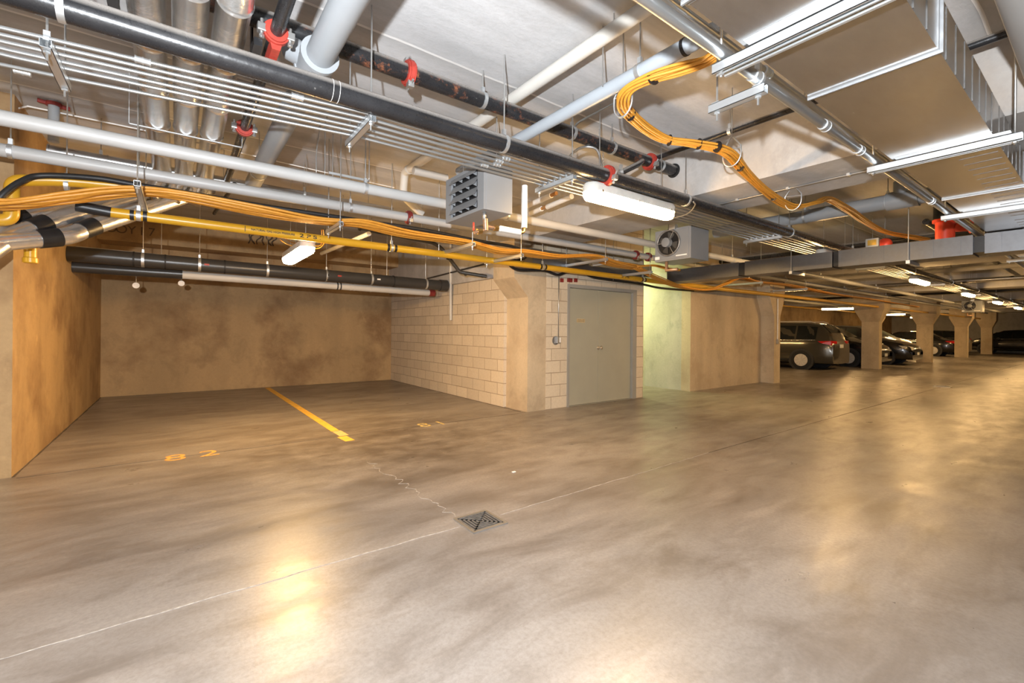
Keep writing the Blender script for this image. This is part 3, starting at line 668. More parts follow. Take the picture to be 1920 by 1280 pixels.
# big grey plastic pipe
o, a, b = yrun('drain_pipe', 'large grey plastic drain pipe with a wide coupling, passing over the black pipe', 'pipe', (655, 25), (480, 320), 2.88, .077, 'pvc', 28, 1.2, 5.65)
c = W(603, 118, Z=2.88); c.x = a.x
bm = bmesh.new(); ring(bm, (c.x, c.y+.02, 2.88), (0, 1, 0), .077, .098, .16, 28); ring(bm, (c.x, c.y-.07, 2.88), (0, 1, 0), .09, .106, .03, 28); ring(bm, (c.x, c.y+.10, 2.88), (0, 1, 0), .09, .106, .03, 28); finish('pipe_coupling', bm, M['pvc'], o, 'auto')
bm = bmesh.new(); tube(bm, [(c.x, c.y+.02, 2.88), (c.x-.12, c.y+.12, 2.97)], .07, 20); finish('branch_socket', bm, M['pvc'], o, 'auto')
for y in (1.7, 5.2): clevis((a.x, y, 2.88), (0, 1, 0), .077, o, 'pipe_strap'); rod(a.x, y, 2.955, o)
mt = Matrix.Translation((a.x, 2.3, 2.88-.0775)) @ Matrix.Rotation(PI/2, 4, 'Z') @ Matrix.Rotation(PI, 4, 'X')
# cream pipe
o, a, b = yrun('white_pipe', 'cream pipe slanting up across the ceiling right of the grey drain pipe', 'pipe', (1190, 24), (765, 322), 3.185, .047, 'cream', 22, .2, None)
e = b+Vector((0, 0, 0)); bm = bmesh.new(); tube(bm, fillet([e-Vector((0, .05, 0)), e+Vector((0, .05, 0)), e+Vector((.02, .15, -.25)), e+Vector((.3, .2, -.42))], .08), .047, 18); tube(bm, [e+Vector((0, -.09, 0)), e+Vector((0, -.03, 0))], .054, 18); finish('pipe_elbow', bm, M['cream'], o, 'auto')
for y in (1.0, 1.9): rod(a.x, y, 3.15, o)
o, a, b = yrun('grey_pipe', 'blue-grey pipe with a black band running up under the duct', 'pipe', (1270, 82), (820, 352), 2.90, .045, 'bluepvc', 22, .2, 4.0)
c = W(1272, 80, Z=2.90); bm = bmesh.new(); ring(bm, (a.x, c.y, 2.90), (0, 1, 0), .045, .049, .02, 22); finish('black_band', bm, M['tape'], o)
c = W(1187, 128, Z=2.90); clevis((a.x, c.y, 2.90), (0, 1, 0), .045, o, 'pipe_strap'); rod(a.x, c.y, 2.99, o); rod(a.x-.06, c.y+.25, 2.90, o)
# slim black pipe under the rusty one with red saddles
o, a, b = yrun('black_pipe', 'slim black pipe joined to the rusty pipe by a red saddle', 'pipe', (535, 20), (440, 290), 2.90, .034, 'black', 18, 1.6, 6.2)
c = W(518, 62, Z=2.9); coupling((a.x, c.y, 2.9), (0, 1, 0), .034, o, 'red', 0)
bm = bmesh.new(); prism(bm, [(a.x-.03, 2.9-.05), (a.x+.03, 2.9-.05), (a.x+.02, 2.86-.05), (a.x-.02, 2.86-.05)], 1, c.y, c.y+.2); tube(bm, [(a.x, c.y+.13, 2.83), (a.x, c.y+.13, 2.79)], .018, 6); finish('saddle_strap', bm, M['red'], o)
c = W(457, 240, Z=2.9); coupling((a.x, c.y, 2.9), (0, 1, 0), .034, o, 'red', 0)
# dark band pieces
# silver foil trio
for i, (x, lb) in enumerate([(-.136, 'leftmost of three shiny silver ducts side by side at the top left'), (.04, 'middle one of three shiny silver ducts at the top left'), (.212, 'rightmost of three shiny silver ducts at the top left')]):
    r = .077; pts = []; rr = []; y = 1.3
    while y < 5.4:
        pts += [(x, y, 2.88), (x, y+.012, 2.88), (x, y+.02, 2.88)]; rr += [r, r+.006, r]; pts.append((x, y+.6, 2.88)); rr.append(r); y += .62
    bm = bmesh.new(); tube(bm, pts, rr, 32); o = finish('silver_duct', bm, M['foil'], None, 'auto'); tag(o, lb, 'duct', 'three silver ducts')
    e = Vector((x, y-.02, 2.88)); bm = bmesh.new(); pp = fillet([e, e+Vector((0, .16, -.02)), e+Vector((-.1, .12, -.28))], .13, 8)
    tube(bm, pp, [r*(1+.03*(k % 2)) for k in range(len(pp))], 24); finish('duct_elbow', bm, M['foil'], o, 'auto')
for x in (-.255, .335):
    o = finish('duct_strap', BX((x-.02, 2.75, 2.81), (x+.02, 3.1, 2.85), (x-.005, 3.0, 2.9), (x+.005, 3.06, CZ)), M['tape']); tag(o, 'black strap at the %s side of the three silver ducts' % ('left' if x < 0 else 'right'), 'strap')
o = finish('duct_support', BX((-.3, 4.35, 2.795), (.42, 4.37, 2.802), (-.3, 4.35, 2.795), (-.297, 4.37, CZ), (.417, 4.35, 2.795), (.42, 4.37, CZ)), M['strut']); tag(o, 'thin steel support crossing beneath the three silver ducts', 'strut')
dg = [[(262, 352, 5.9), (200, 366, 5.75), (120, 386, 5.5), (30, 412, 5.3), (-40, 440, 5.1)],
      [(330, 352, 5.95), (260, 368, 5.8), (187, 388, 5.6), (45, 434, 5.2), (-40, 485, 4.95)],
      [(395, 352, 6.0), (300, 384, 5.8), (225, 408, 5.58), (165, 428, 5.4), (135, 440, 5.3), (105, 445, 5.24), (20, 452, 5.1), (-40, 460, 5.0)]]
for i, (q, lb) in enumerate(zip(dg, ['upper silver foil pipe slanting down to the left wall', 'middle silver foil pipe slanting down to the left wall', 'lowest silver foil pipe slanting to a taped elbow at the left wall'])):
    pts = curve([W(x, y, Y=yy) for x, y, yy in q], 5)
    o = finish('foil_pipe', TB(pts, .070, 24), M['foil'], None, True); tag(o, lb, 'pipe', 'silver foil pipes at the left wall')
    for px in list(((25, 415), (60, 432), (170, 427))[i:i+1])+([(95, 446)] if i == 2 else []):
        k = min(range(1, len(pts)-1), key=lambda j: abs((pts[j]-EYE).dot(rgt)/(pts[j]-EYE).dot(fwd)*FPX+960-px[0]))
        bm = bmesh.new(); ring(bm, pts[k], pts[k+1]-pts[k-1], .069, .076, .14, 24); finish('tape_band', bm, M['tape'], o, 'auto')
# galvanised pipe behind the white pair
o = pipe('grey_duct', 'round grey metal duct running behind the two white pipes', 'duct', [(-.96, 5.80, 2.895), (2.3, 5.82, 2.88)], .052, 'galv', 24)
bm = bmesh.new(); ring(bm, (-.95, 5.8, 2.895), (1, 0, 0), .05, .062, .012, 24); ring(bm, (-.55, 5.8, 2.893), (1, 0, 0), .05, .056, .012, 24); finish('duct_flange', bm, M['galv'], o, 'auto')
for x in (-.6, .2, 1.2): clevis((x, 5.81, 2.89), (1, 0, 0), .052, o, 'pipe_strap'); rod(x, 5.81, 2.94, o)
pipe('ceiling_conduit', 'thin white conduit along the slab behind the white pipes', 'conduit', [W(28, 212, Z=3.2), W(34, 203, Z=3.22), W(52, 199, Z=3.22), W(86, 206, Z=3.22), W(260, 242, Z=3.22), W(600, 321, Z=3.22), W(740, 352, Z=3.22)], .007, 'label', 8)
p = W(101, 200, Z=3.24); o = pipe('drain_pipe', 'short grey vertical pipe stub hanging from the slab at the left', 'pipe', [(p.x, p.y, 2.93), (p.x, p.y, CZ)], .038, 'pvc', 20)
bm = bmesh.new(); tube(bm, [(p.x-.1, p.y-.02, 3.262), (p.x+.1, p.y+.02, 3.255)], .018, 10); ring(bm, (p.x, p.y, 3.258), (0, 0, 1), .038, .055, .03, 20); finish('red_collar', bm, M['darkred'], o)

# ------------------------------------------------------------------ big galvanised duct
DY0, DY1, DZ0, DZ1 = .451, .918, 2.462, 2.70
D = thing('sheet_metal_duct', 'large rectangular galvanised duct running over the aisle at the top right', 'duct', (6, (DY0+DY1)/2, DZ0))
seams = [-1.2, .3, 1.42, 2.50, 3.9, 5.3, 6.7, 8.1, 9.5, 10.9, 12.3, 13.7]
for i in range(len(seams)-1):
    a, b = seams[i], seams[i+1]; bm = bmesh.new(); box(bm, (a+.001, DY0, DZ0), (b-.001, DY1, DZ1)); k = a+.12
    while k < b-.05:
        box(bm, (k, DY0-.003, DZ0+.006), (k+.010, DY0+.001, DZ1-.006)); k += .19
    if a > 3.5:
        k = a+.12
        while k < b-.1:
            bm2 = None; tube(bm, [(k, DY0+.02, DZ0-.0005), (k+.01, DY0+.20, DZ0-.0005)], .0028, 6); k += .16
    finish('duct_section', bm, M['galv'], D)
for a in seams[2:-1]:
    if a in (2.5, 1.42, 5.3, 8.1, 10.9):
        bm = bmesh.new(); box(bm, (a-.028, DY0-.004, DZ0-.004), (a+.028, DY1+.004, DZ1)); box(bm, (a-.004, DY0-.014, DZ0-.014), (a+.004, DY1+.012, DZ1)); finish('sealed_seam', bm, galv('sealant_%d' % int(a*10), (.42, .43, .44), .5, 60), D)
for k, (x, lb) in enumerate([(1.87, 'nearest bright steel strut under the big duct'), (3.87, 'second bright steel strut under the big duct'), (6.03, 'third steel strut under the big duct'), (8.15, 'fourth steel strut under the big duct'), (10.3, 'fifth steel strut under the big duct'), (12.4, 'sixth steel strut under the big duct')]):
    t = thing('duct_hanger', lb, 'strut', (x, .68, 2.40), 'struts under the big duct')
    y0, y1, z = .34, 1.06, 2.415; h = .0205
    bm = bmesh.new()
    for a, b in (((-h, .0385), (h, .041)), ((-h, 0), (-h+.0025, .041)), ((h-.0025, 0), (h, .041)), ((-h, 0), (-h+.010, .0025)), ((h-.010, 0), (h, .0025))): box(bm, (x+a[0], y0, z+a[1]), (x+b[0], y1, z+b[1]))
    finish('channel', bm, M['strut'], t)
    finish('angle_strip', BX((x+.045, y0+.02, z+.002), (x+.058, y1-.02, z+.012)), M['strut'], t)
    finish('angle_strip', BX((x-.075, y0+.04, DZ0-.004), (x-.024, y1-.16, DZ0-.0005)), M['strut'], t)
    for y in (y0+.03, y1-.03):
        finish('threaded_rod', TB([(x, y, z-.02), (x, y, CZ)], .006, 8), M['rod'], t, True)
        bm = bmesh.new(); ring(bm, (x, y, z-.008), (0, 0, 1), .006, .013, .012, 6); finish('nut', bm, M['rod'], t)
# pair of steel pipes beside the duct
o = pipe('steel_pipe', 'bright steel pipe running beside the big duct, resting on its struts', 'pipe', [(-.5, 1.015, 2.484), (4, 1.015, 2.484), (14, 1.02, 2.484)], .024, 'conduit', 18)
for px in (1415, 1545, 1610, 1745): 
    x = W(px, 112+(px-1361)*.70, Y=1.015).x; bm = bmesh.new(); ring(bm, (x, 1.015, 2.484), (1, 0, 0), .023, .029, .05, 18); ring(bm, (x+.03, 1.015, 2.484), (1, 0, 0), .023, .031, .012, 18); finish('pipe_fitting', bm, M['strut'], o, 'auto')
q = W(1350, 74, Z=2.62)
o = pipe('steel_pipe', 'second thinner steel pipe higher up beside the big duct', 'pipe', [(-.5, q.y, 2.62), (14, q.y, 2.62)], .021, 'conduit', 16)
x = W(1432, 138, Z=2.62).x; bm = bmesh.new(); ring(bm, (x, q.y, 2.62), (1, 0, 0), .02, .025, .07, 16)
for s in (-.03, -.01, .01, .03): ring(bm, (x+s, q.y, 2.62), (1, 0, 0), .02, .028, .008, 16)
finish('pipe_fitting', bm, M['strut'], o, 'auto')
t = trapeze(W(1432, 165, Z=2.43).x, .98, 1.25, 2.405, 'short strut end with rod and nuts left of the steel pipes')
for y in (1.015,): clevis((t.location.x, y, 2.484), (1, 0, 0), .024, t, 'pipe_strap')
o = pipe('white_duct', 'large smooth white jacketed pipe at the top right corner', 'pipe', [(-1, .105, 2.86), (4.2, .105, 2.86)], .25, 'white', 48)
bm = bmesh.new(); ring(bm, (2.15, .105, 2.86), (1, 0, 0), .249, .2515, .012, 48); finish('jacket_seam', bm, M['cream'], o)
# silver cross duct
CX0, CX1, CZ0_, CZ1_ = 7.4, 7.78, 2.225, 2.45
X_ = thing('sheet_metal_duct', 'silver rectangular cross duct with black flexible collars, under the big duct', 'duct', (7.6, 3, CZ0_))
yy = [W(px, 480, X=CX0).y for px in (1385, 1562, 1572, 1824, 1846)]
def seg(ya, yb, m='galv', g=0, ribs=True):
    bm = bmesh.new(); lo, hi = min(ya, yb), max(ya, yb); box(bm, (CX0+g, lo, CZ0_+g), (CX1-g, hi, CZ1_-g))
    if ribs:
        k = lo+.1
        while k < hi: box(bm, (CX0-.004, k, CZ0_+.005), (CX0+.001, k+.008, CZ1_-.005)); k += .24
        box(bm, (CX0-.012, lo, CZ0_-.003), (CX0+.05, hi, CZ0_+.001))
    finish('duct_section' if m == 'galv' else 'flexible_collar', bm, M['dullgalv' if m == 'galv' else m], X_)
seg(5.1, yy[0], ribs=False); seg(yy[0], yy[0]-.1, 'tape', .01, False); seg(yy[0]-.1, yy[1]+.01, ribs=False); seg(yy[1], yy[2], 'tape', .01, False); seg(yy[2], yy[3]); seg(yy[3], yy[4], 'tape', .02, False); seg(yy[4], -.5)
for y in (2.95, 1.6, .2):
    finish('hanger_rod', TB([(CX0-.02, y, CZ0_-.03), (CX0-.02, y, CZ)], .005, 6), M['rod'], X_); finish('hanger_strut', BX((CX0-.04, y-.02, CZ0_-.045), (CX1+.04, y+.02, CZ0_-.004)), M['strut'], X_)
# plain grey duct over the door
o = finish('sheet_metal_duct', BX((4.36, 5.37, 2.33), (7.3, 5.60, 2.56)), M['dullgalv']); tag(o, 'plain grey duct running over the grey double door', 'duct')
pipe('white_pipe', 'short cream pipe end against the grey duct above the door', 'pipe', [W(1112, 495, Y=5.3), W(1160, 489, Y=4.9)], .035, 'cream', 18)
# right grey plastic pipe
xg = (W(1440, 416, Z=2.9).x+W(1725, 371, Z=2.9).x)/2
o = pipe('drain_pipe', 'large grey plastic pipe hanging beyond the streaked beam', 'pipe', [(xg, 3.9, 2.9), (xg, .2, 2.9)], .088, 'pvc', 26)
c = W(1690, 372, Z=2.9); bm = bmesh.new(); ring(bm, (xg, c.y, 2.9), (0, 1, 0), .088, .108, .3, 26); tube(bm, [(xg, c.y, 2.92), (xg, c.y, 3.12)], .09, 22); finish('pipe_tee', bm, M['pvc'], o, 'auto')
for y in (2.6, 1.7): clevis((xg, y, 2.9), (0, 1, 0), .088, o, 'pipe_strap'); rod(xg, y, 2.98, o)
# thin conduit under the streaked beam
a, b = W(1338, 384, Z=2.718), W(1645, 317, Z=2.718); x = (a.x+b.x)/2
o = pipe('steel_conduit', 'thin bright conduit fixed along the underside of the streaked beam', 'conduit', [(x, a.y, 2.718), (x, b.y-.3, 2.718)], .009, 'conduit', 10)
for k in range(3): y = b.y+.2+k*.5; finish('conduit_strap', BX((x-.02, y-.012, 2.708), (x+.02, y+.012, 2.73)), M['strut'], o)
# black drains over the bays
p1, p2 = W(130, 478, X=XW), W(843, 537, X=XB); yd = (p1.y+p2.y)/2
o = pipe('black_drain_pipe', 'thick dark drain pipe hung across the two empty bays', 'pipe', [(XW+.002, 8.0, p1.z), (4.16, 8.0, p2.z+.0)], .098, 'darkpvc', 28)
bm = bmesh.new(); tube(bm, [(4.14, 8, p2.z), (4.29, 8, p2.z)], .112, 28); finish('end_cap', bm, M['darkpvc'], o, 'auto')
def zz(x): return p1.z+(p2.z-p1.z)*(x-XW)/(XB-XW)
for px in (251, 310, 421, 613, 737): 
    x = W(px, 500, Y=8.0).x; bm = bmesh.new(); ring(bm, (x, 8, zz(x)), (1, 0, 0), .096, .103, .02, 28); finish('joint_band', bm, M['ink'], o, 'auto')
for px in (268, 374, 501, 612, 696, 798):
    x = W(px, 500, Y=8.0).x; clevis((x, 8, zz(x)), (1, 0, 0), .098, o, 'pipe_clamp', 'strut', .035); rod(x, 8, zz(x)+.1, o)
for px, m_ in ((387, 'red'), (634, 'red'), (707, 'label')):
    x = W(px, 505, Y=8.0).x; finish('pipe_sticker', BX((x-.03, 8-.101, zz(x)-.012), (x+.03, 8-.094, zz(x)+.012)), M[m_], o)
o = pipe('black_drain_pipe', 'shorter dark pipe end behind the thick drain at the left wall', 'pipe', [(XW+.002, 8.35, 2.10), (.05, 8.35, 2.10)], .075, 'darkpvc', 24)
o = pipe('cream_pipe', 'long pale pipe below and behind the thick dark drain', 'pipe', [(.05, 8.35, 2.09), (4.1, 8.35, 2.045)], .062, 'cream', 22)
for px in (312, 632, 638, 657, 664, 695, 752):
    x = W(px, 540, Y=8.35).x; bm = bmesh.new(); ring(bm, (x, 8.35, 2.09-(x-.05)*.011), (1, 0, 0), .060, .067, .02, 22); finish('joint_band', bm, M['ink' if px < 640 else 'cream'], o, 'auto')
for x in (-.2, 1.6, 3.2): rod(x, 8.35, 2.14, o)
bm = bmesh.new(); tube(bm, [(4.08, 8.35, 2.045), (4.2, 8.35, 2.045)], .07, 22); finish('end_cap', bm, M['darkred'], o, 'auto')
pipe('cream_pipe', 'pale strip just above the thick dark drain, painted as its lamp-lit top', 'pipe', [(XW+.01, 8.55, 2.36), (3.0, 8.55, 2.28)], .05, 'cream', 20)  # cream tube paints the lamplight on top of the drain
for px, py, lb in [(255, 535, 'faint round disc hanging below the dark drain at the left'), (340, 531, 'pale round disc hanging below the dark drain')]:
    p = W(px, py, Y=8.6); t = thing('hanging_disc', lb, 'disc', p); rod(p.x, p.y, p.z+.02, t, z1=2.4); bm = bmesh.new(); tube(bm, [p+Vector((0, -.008, 0)), p+Vector((0, .008, 0))], .042, 20); finish('disc', bm, M['label'], t)
# dark slanting pipe by the haunch
o = pipe('grey_pipe', 'dark grey pipe zigzagging down towards the concrete haunch', 'pipe', fillet([W(672, 427, Y=6.6), W(812, 455, Y=6.6), W(828, 465, Y=6.6), W(862, 510, Y=6.6), W(912, 518, Y=6.4)], .05), .03, 'darkpvc', 16)
for px, py in ((675, 428), (905, 517), (873, 513), (840, 483)):
    bm = bmesh.new(); c = W(px, py, Y=6.6); ring(bm, c, (1, 0, -.2), .028, .036, .03, 14); finish('pipe_joint', bm, M['tape'], o, 'auto')
pipe('downpipe', 'white vertical pipe against the beam over the block wall', 'pipe', [W(845, 600, X=4.385), W(845, 455, X=4.31)], .028, 'cream', 14)
pipe('wall_conduit', 'slender white pipe along the top of the block wall', 'pipe', [W(727, 549, X=4.39), W(924, 501, X=4.39)], .018, 'cream', 12)
pipe('wall_conduit', 'slender dark pipe along the top of the block wall', 'pipe', [W(727, 541, X=4.33), W(924, 491, X=4.33)], .016, 'darkpvc', 12)

# ------------------------------------------------------------------ louvred unit heater
H = thing('unit_heater', 'grey unit heater with louvres hanging below the conduits', 'heater', (2.25, 3.55, 2.32))
hx0, hx1, hy0, hy1, hz0, hz1 = 2.08, 2.37, 3.21, 3.88, 2.325, 2.735
finish('cabinet', BX((hx0+.012, hy0, hz0), (hx1, hy1, hz1), bevel=.004), M['heater'], H)
bm = bmesh.new()
for a, b in (((hy0, hz0), (hy0+.10, hz1)), ((hy1-.10, hz0), (hy1, hz1)), ((hy0+.1, hz0), (hy1-.1, hz0+.03)), ((hy0+.1, hz1-.03), (hy1-.1, hz1))): box(bm, (hx0-.012, a[0], a[1]), (hx0+.011, b[0], b[1]))
finish('front_frame', bm, M['heater'], H)
for k in range(4):
    z = hz0+.045+k*.092; bm = bmesh.new(); prism(bm, [(hx0+.008, z+.085), (hx0+.010, z+.089), (hx0-.034, z+.012), (hx0-.038, z+.008)], 1, hy0+.105, hy1-.105); l = finish('louvre', bm, M['heater'], H)
    for j in range(4):
        y = hy0+.14+j*.125; bm = bmesh.new(); prism(bm, [(hx0-.036, z+.010), (hx0+.008, z+.082), (hx0+.006, z+.0)], 1, y, y+.004); finish('louvre_tab', bm, M['heater'], l)
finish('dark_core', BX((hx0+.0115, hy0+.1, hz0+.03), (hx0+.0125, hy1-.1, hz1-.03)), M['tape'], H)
for y in (hy0+.05, hy1-.05): rod(hx0+.15, y, hz1, H)
# valve train under it
V = thing('valve_assembly', 'valves and white insulated pipes hanging under the louvred heater', 'valve', (2.3, 3.3, 2.1))
YV = 3.3
def wv(x, y, Y=YV): return W(x, y, Y=Y)
finish('steel_nipple', TB([wv(908, 396), wv(908, 412)], .016, 12), M['rod'], V, True)
bm = bmesh.new(); tube(bm, [wv(910, 410), wv(911, 432)], .022, 12); tube(bm, [wv(910, 424), wv(932, 428)], .018, 12); tube(bm, [wv(911, 430), wv(889, 436)], .015, 12); finish('brass_tee', bm, simple('aged_bronze', (.42, .27, .18), .4, .7, .2, 30), V, 'auto')
bm = bmesh.new(); tube(bm, [wv(926, 427), wv(933, 428)], .026, 8); tube(bm, [wv(895, 434), wv(903, 433)], .024, 8); finish('union_nut', bm, M['brass'], V, 'auto')
finish('red_lever', TB([wv(888, 432), wv(888, 417)], .008, 8), M['alarm'], V, True)
finish('insulated_pipe', TB([wv(938, 428), wv(975, 435)], .026, 18), M['rustwhite'], V, 'auto')
finish('elbow', TB(fillet([wv(972, 435), wv(981, 436), wv(982, 424)], .03), .017, 12), M['brass'], V, True)
finish('insulated_riser', TB([wv(983, 427), wv(984, 348)], .027, 20), M['rustwhite'], V, 'auto')
for a, b, lb in [((990, 385), (1034, 366), 'upper short white insulated pipe with a rusty collar'), ((995, 400), (1016, 391), 'lower short white insulated pipe end'), ((1026, 388), (1072, 368), 'white insulated pipe piece beyond the rusty joint')]:
    A_, B_ = W(*a, Z=2.9), W(*b, Z=2.9); o = pipe('insulated_pipe', lb, 'pipe', [A_, B_], .032, 'rustwhite', 18)
    if lb[0] != 'w':
        d = (B_-A_).normalized(); bm = bmesh.new(); tube(bm, [B_, B_+d*.1], .022, 14); finish('rusty_joint', bm, simple('rust_'+lb[:3], (.40, .20, .07), .7, 0, .4, 40), o)
pipe('white_pipe', 'short white pipe along the slab right of the cream pipe elbow', 'pipe', [W(775, 320, Z=3.1), W(838, 334, Z=3.1)], .045, 'white', 18)
o = pipe('flexible_conduit', 'grey flexible conduit arching above the black pipe', 'conduit', curve([W(1062, 300, Z=2.95), W(1080, 282, Z=3.0), W(1100, 275, Z=3.0), W(1120, 282, Z=2.97), W(1128, 312, Z=2.85)], 6), .012, 'conduit', 10)
o = pipe('flexible_conduit', 'grey flexible conduit bending off the slab above the rusty pipe', 'conduit', curve([W(1077, 242, Z=3.12), W(1082, 232, Z=3.16), W(1098, 222, Z=3.2), W(1130, 206, Z=3.2), W(1152, 194, Z=3.2)], 5), .011, 'conduit', 10)
def chain(px, y0, y1, z, label):
    a = W(px, y0, Z=z+.1); b = Vector((a.x, a.y, a.z-(y1-y0)/FPX*(a-EYE).dot(fwd))); t = thing('hanging_chain', label, 'chain', a); n = 7
    for k in range(n):
        c = a.lerp(b, (k+.5)/n); L = (a-b).length/n*.62; pts = [c+Vector(((.006 if k % 2 else 0)*math.cos(q), (0 if k % 2 else .006)*math.cos(q), L*math.sin(q))) for q in [2*PI*j/10 for j in range(11)]]
        finish('chain_link', TB(pts, .0018, 5), M['rod'], t, True)
    finish('hook', TB([a, a+Vector((0, 0, .012))], .004, 6), M['rod'], t); return t
chain(1131, 288, 320, 2.9, 'small chain above the red coupling near the big lamp'); chain(1124, 233, 256, 3.1, 'small chain hanging from the slab above the rusty pipe')

# ------------------------------------------------------------------ fan unit heaters
def fan_heater(cx, cy_, z0, label, sc=1.0):
    t = thing('fan_heater', label, 'heater', (cx, cy_, z0), 'unit heaters with a fan')
    def v(a, b, c): return Vector((cx+a*sc, cy_+b*sc, z0+c*sc))
    def b2(a, b): bm = bmesh.new(); box(bm, v(*a), v(*b), .004); return bm
    finish('cabinet', b2((0, -.27, 0), (.42, .27, .42)), M['heater'], t)
    finish('rear_panel', b2((-.008, -.24, .02), (.002, .25, .40)), M['heater'], t)
    finish('fan_ring', TB([v(-.02, .05+.168*math.cos(2*PI*k/36), .235+.168*math.sin(2*PI*k/36)) for k in range(37)], .012*sc, 8), M['iron'], t, True)
    bm = bmesh.new(); tube(bm, [v(-.013, .05, .235), v(-.009, .05, .235)], .158*sc, 36); finish('dark_opening', bm, M['tape'], t)
    for k in range(4):
        bm = bmesh.new(); a = k*PI/2+.4; c = [(.03, -.25), (.145, -.42), (.15, .35), (.03, .3)]; vs = []
        for s in (-.018, -.014):
            for r_, th in c: vs.append(bm.verts.new(v(s+.008*(1 if th > 0 else -1), .05+r_*math.cos(a+th), .235+r_*math.sin(a+th))))
        for f in ((0, 1, 2, 3), (7, 6, 5, 4), (0, 4, 5, 1), (1, 5, 6, 2), (2, 6, 7, 3), (3, 7, 4, 0)): bm.faces.new([vs[i] for i in f])
        finish('fan_blade', bm, M['trim0'], t)
    bm = bmesh.new(); tube(bm, [v(-.09, .05, .235), v(-.085, .05, .235), v(-.02, .05, .235)], [.05*sc, .062*sc, .062*sc], 24); finish('motor', bm, M['heater'], t, 'auto')
    for a in (0, 2.1, 4.2): finish('motor_bracket', TB([v(-.03, .05, .235), v(-.03, .05+.17*math.cos(a), .235+.17*math.sin(a))], .005*sc, 6), M['rod'], t)
    finish('sticker', b2((-.010, .19, .03), (-.0085, .26, .07)), M['label'], t); finish('brand_strip', b2((-.010, -.22, .045), (-.0085, -.06, .06)), M['label'], t)
    finish('junction_box', b2((-.04, -.06, .40), (.03, .03, .47)), M['strut'], t)
    for y in (-.2, .2): finish('hanger_rod', TB([v(.2, y, .42), Vector((v(.2, y, 0).x, v(.2, y, 0).y, CZ))], .005, 6), M['rod'], t)
    finish('supply_stub', TB([v(.05, .12, 0), v(.05, .12, -.12), v(.05, -.05, -.12)], .02*sc, 10), simple('bronze_pipe', (.40, .24, .14), .4, .5), t, True)
    return t
fan_heater(5.28, 3.56, 2.25, 'grey fan heater below the beam, right of the biggest lamp')
fan_heater(W(1822, 580, Y=3.58).x, 3.58, 2.18, 'small distant fan heater beneath the far lamps', 1.1)
pipe('flexible_conduit', 'thin flexible cable looping from the black pipe to the fan heater', 'cable', curve([W(1300, 378, Z=2.56), W(1303, 385, Z=2.55), W(1290, 400, Z=2.53), W(1265, 408, Z=2.53), W(1240, 411, Z=2.53)], 6), .006, 'conduit', 8)

# ------------------------------------------------------------------ small fixtures on the walls
b_ = W(1047, 637, Y=YD-.02); t = thing('switch_box', 'small steel electrical box on the block wall left of the grey door', 'electrical box', b_)
finish('box', BX(b_+Vector((-.035, -.03, -.055)), b_+Vector((.035, .019, .055)), bevel=.004), M['rod'], t); finish('cover_plate', BX(b_+Vector((-.006, -.034, -.042)), b_+Vector((.026, -.031, .042))), M['label'], t)
bm = bmesh.new(); tube(bm, [b_+Vector((-.045, .0185, -.01)), b_+Vector((-.045, .0195, -.01))], .075, 18); finish('rough_patch', bm, M['iron'], t)
tp = W(1047, 516, Y=YD-.02); finish('conduit', TB([b_+Vector((0, 0, .055)), Vector((b_.x, b_.y, tp.z))], .008, 8), M['conduit'], t, True)
for i, (px, w_) in enumerate(((1053, .03), (1068, .05), (1079, .03))):
    p = W(px, 525, Y=YD-.01); o = finish('wall_bracket', BX(p+Vector((-w_, -.02, -.035)), p+Vector((w_, .009, .03))), M['darkred']); tag(o, ['small red bracket bolted to the wall above the door, leftmost', 'wide red bracket above the top left corner of the door', 'small red bracket above the door, rightmost'][i], 'bracket')
# conduit and box on second column
p = W(1457, 640, Y=5.27); t = thing('switch_box', 'small electrical box with conduit on the column left of the SUV', 'electrical box', p)
finish('box', BX(p+Vector((-.03, -.04, -.06)), p+Vector((.03, .009, .06))), M['rod'], t); finish('conduit', TB([p+Vector((0, -.012, .06)), p+Vector((0, -.012, 1.1))], .013, 8), M['label'], t)
# alarm items near the cross duct
p = W(1772, 428, Z=2.72); t = thing('fire_valve', 'red fire valve standing behind the silver cross duct', 'valve', p)
bm = bmesh.new(); tube(bm, [p+Vector((0, 0, -.3)), p+Vector((0, 0, .08)), p+Vector((0, 0, .081)), p+Vector((0, 0, .12))], [.10, .10, .13, .13], 24); finish('valve_body', bm, M['alarm'], t, 'auto')
bm = bmesh.new(); tube(bm, [p, p+Vector((.1, -.22, 0)), p+Vector((.105, -.23, 0))], [.06, .06, .09], 16); finish('side_outlet', bm, M['alarm'], t, 'auto')
bm = bmesh.new(); tube(bm, [p+Vector((0, 0, .12)), p+Vector((0, 0, CZ-p.z))], .12, 24); finish('riser', bm, M['tape'], t, 'auto')
p = W(1659, 458, X=9.6); t = thing('alarm_bell', 'round red alarm bell just above the silver cross duct', 'bell', p)
bm = bmesh.new(); tube(bm, [p+Vector((-.07, 0, 0)), p+Vector((-.06, 0, 0)), p+Vector((-.03, 0, 0)), p], [.02, .07, .10, .105], 28); finish('gong', bm, M['alarm'], t, 'auto'); finish('bell_back_box', BX(p+Vector((0, -.05, -.05)), p+Vector((.05, .05, .05))), M['alarm'], t); rod(p.x+.02, p.y, p.z+.05, t)
p = W(1636, 455, X=9.4); t = thing('exit_box', 'small white box hanging on a rod beside the alarm bell', 'box', p); finish('case', BX(p+Vector((-.03, -.09, -.07)), p+Vector((.03, .09, .07)), bevel=.005), M['cream'], t); finish('face', BX(p+Vector((-.034, -.06, -.045)), p+Vector((-.031, .06, .045))), M['yline'], t); rod(p.x, p.y, p.z+.07, t)

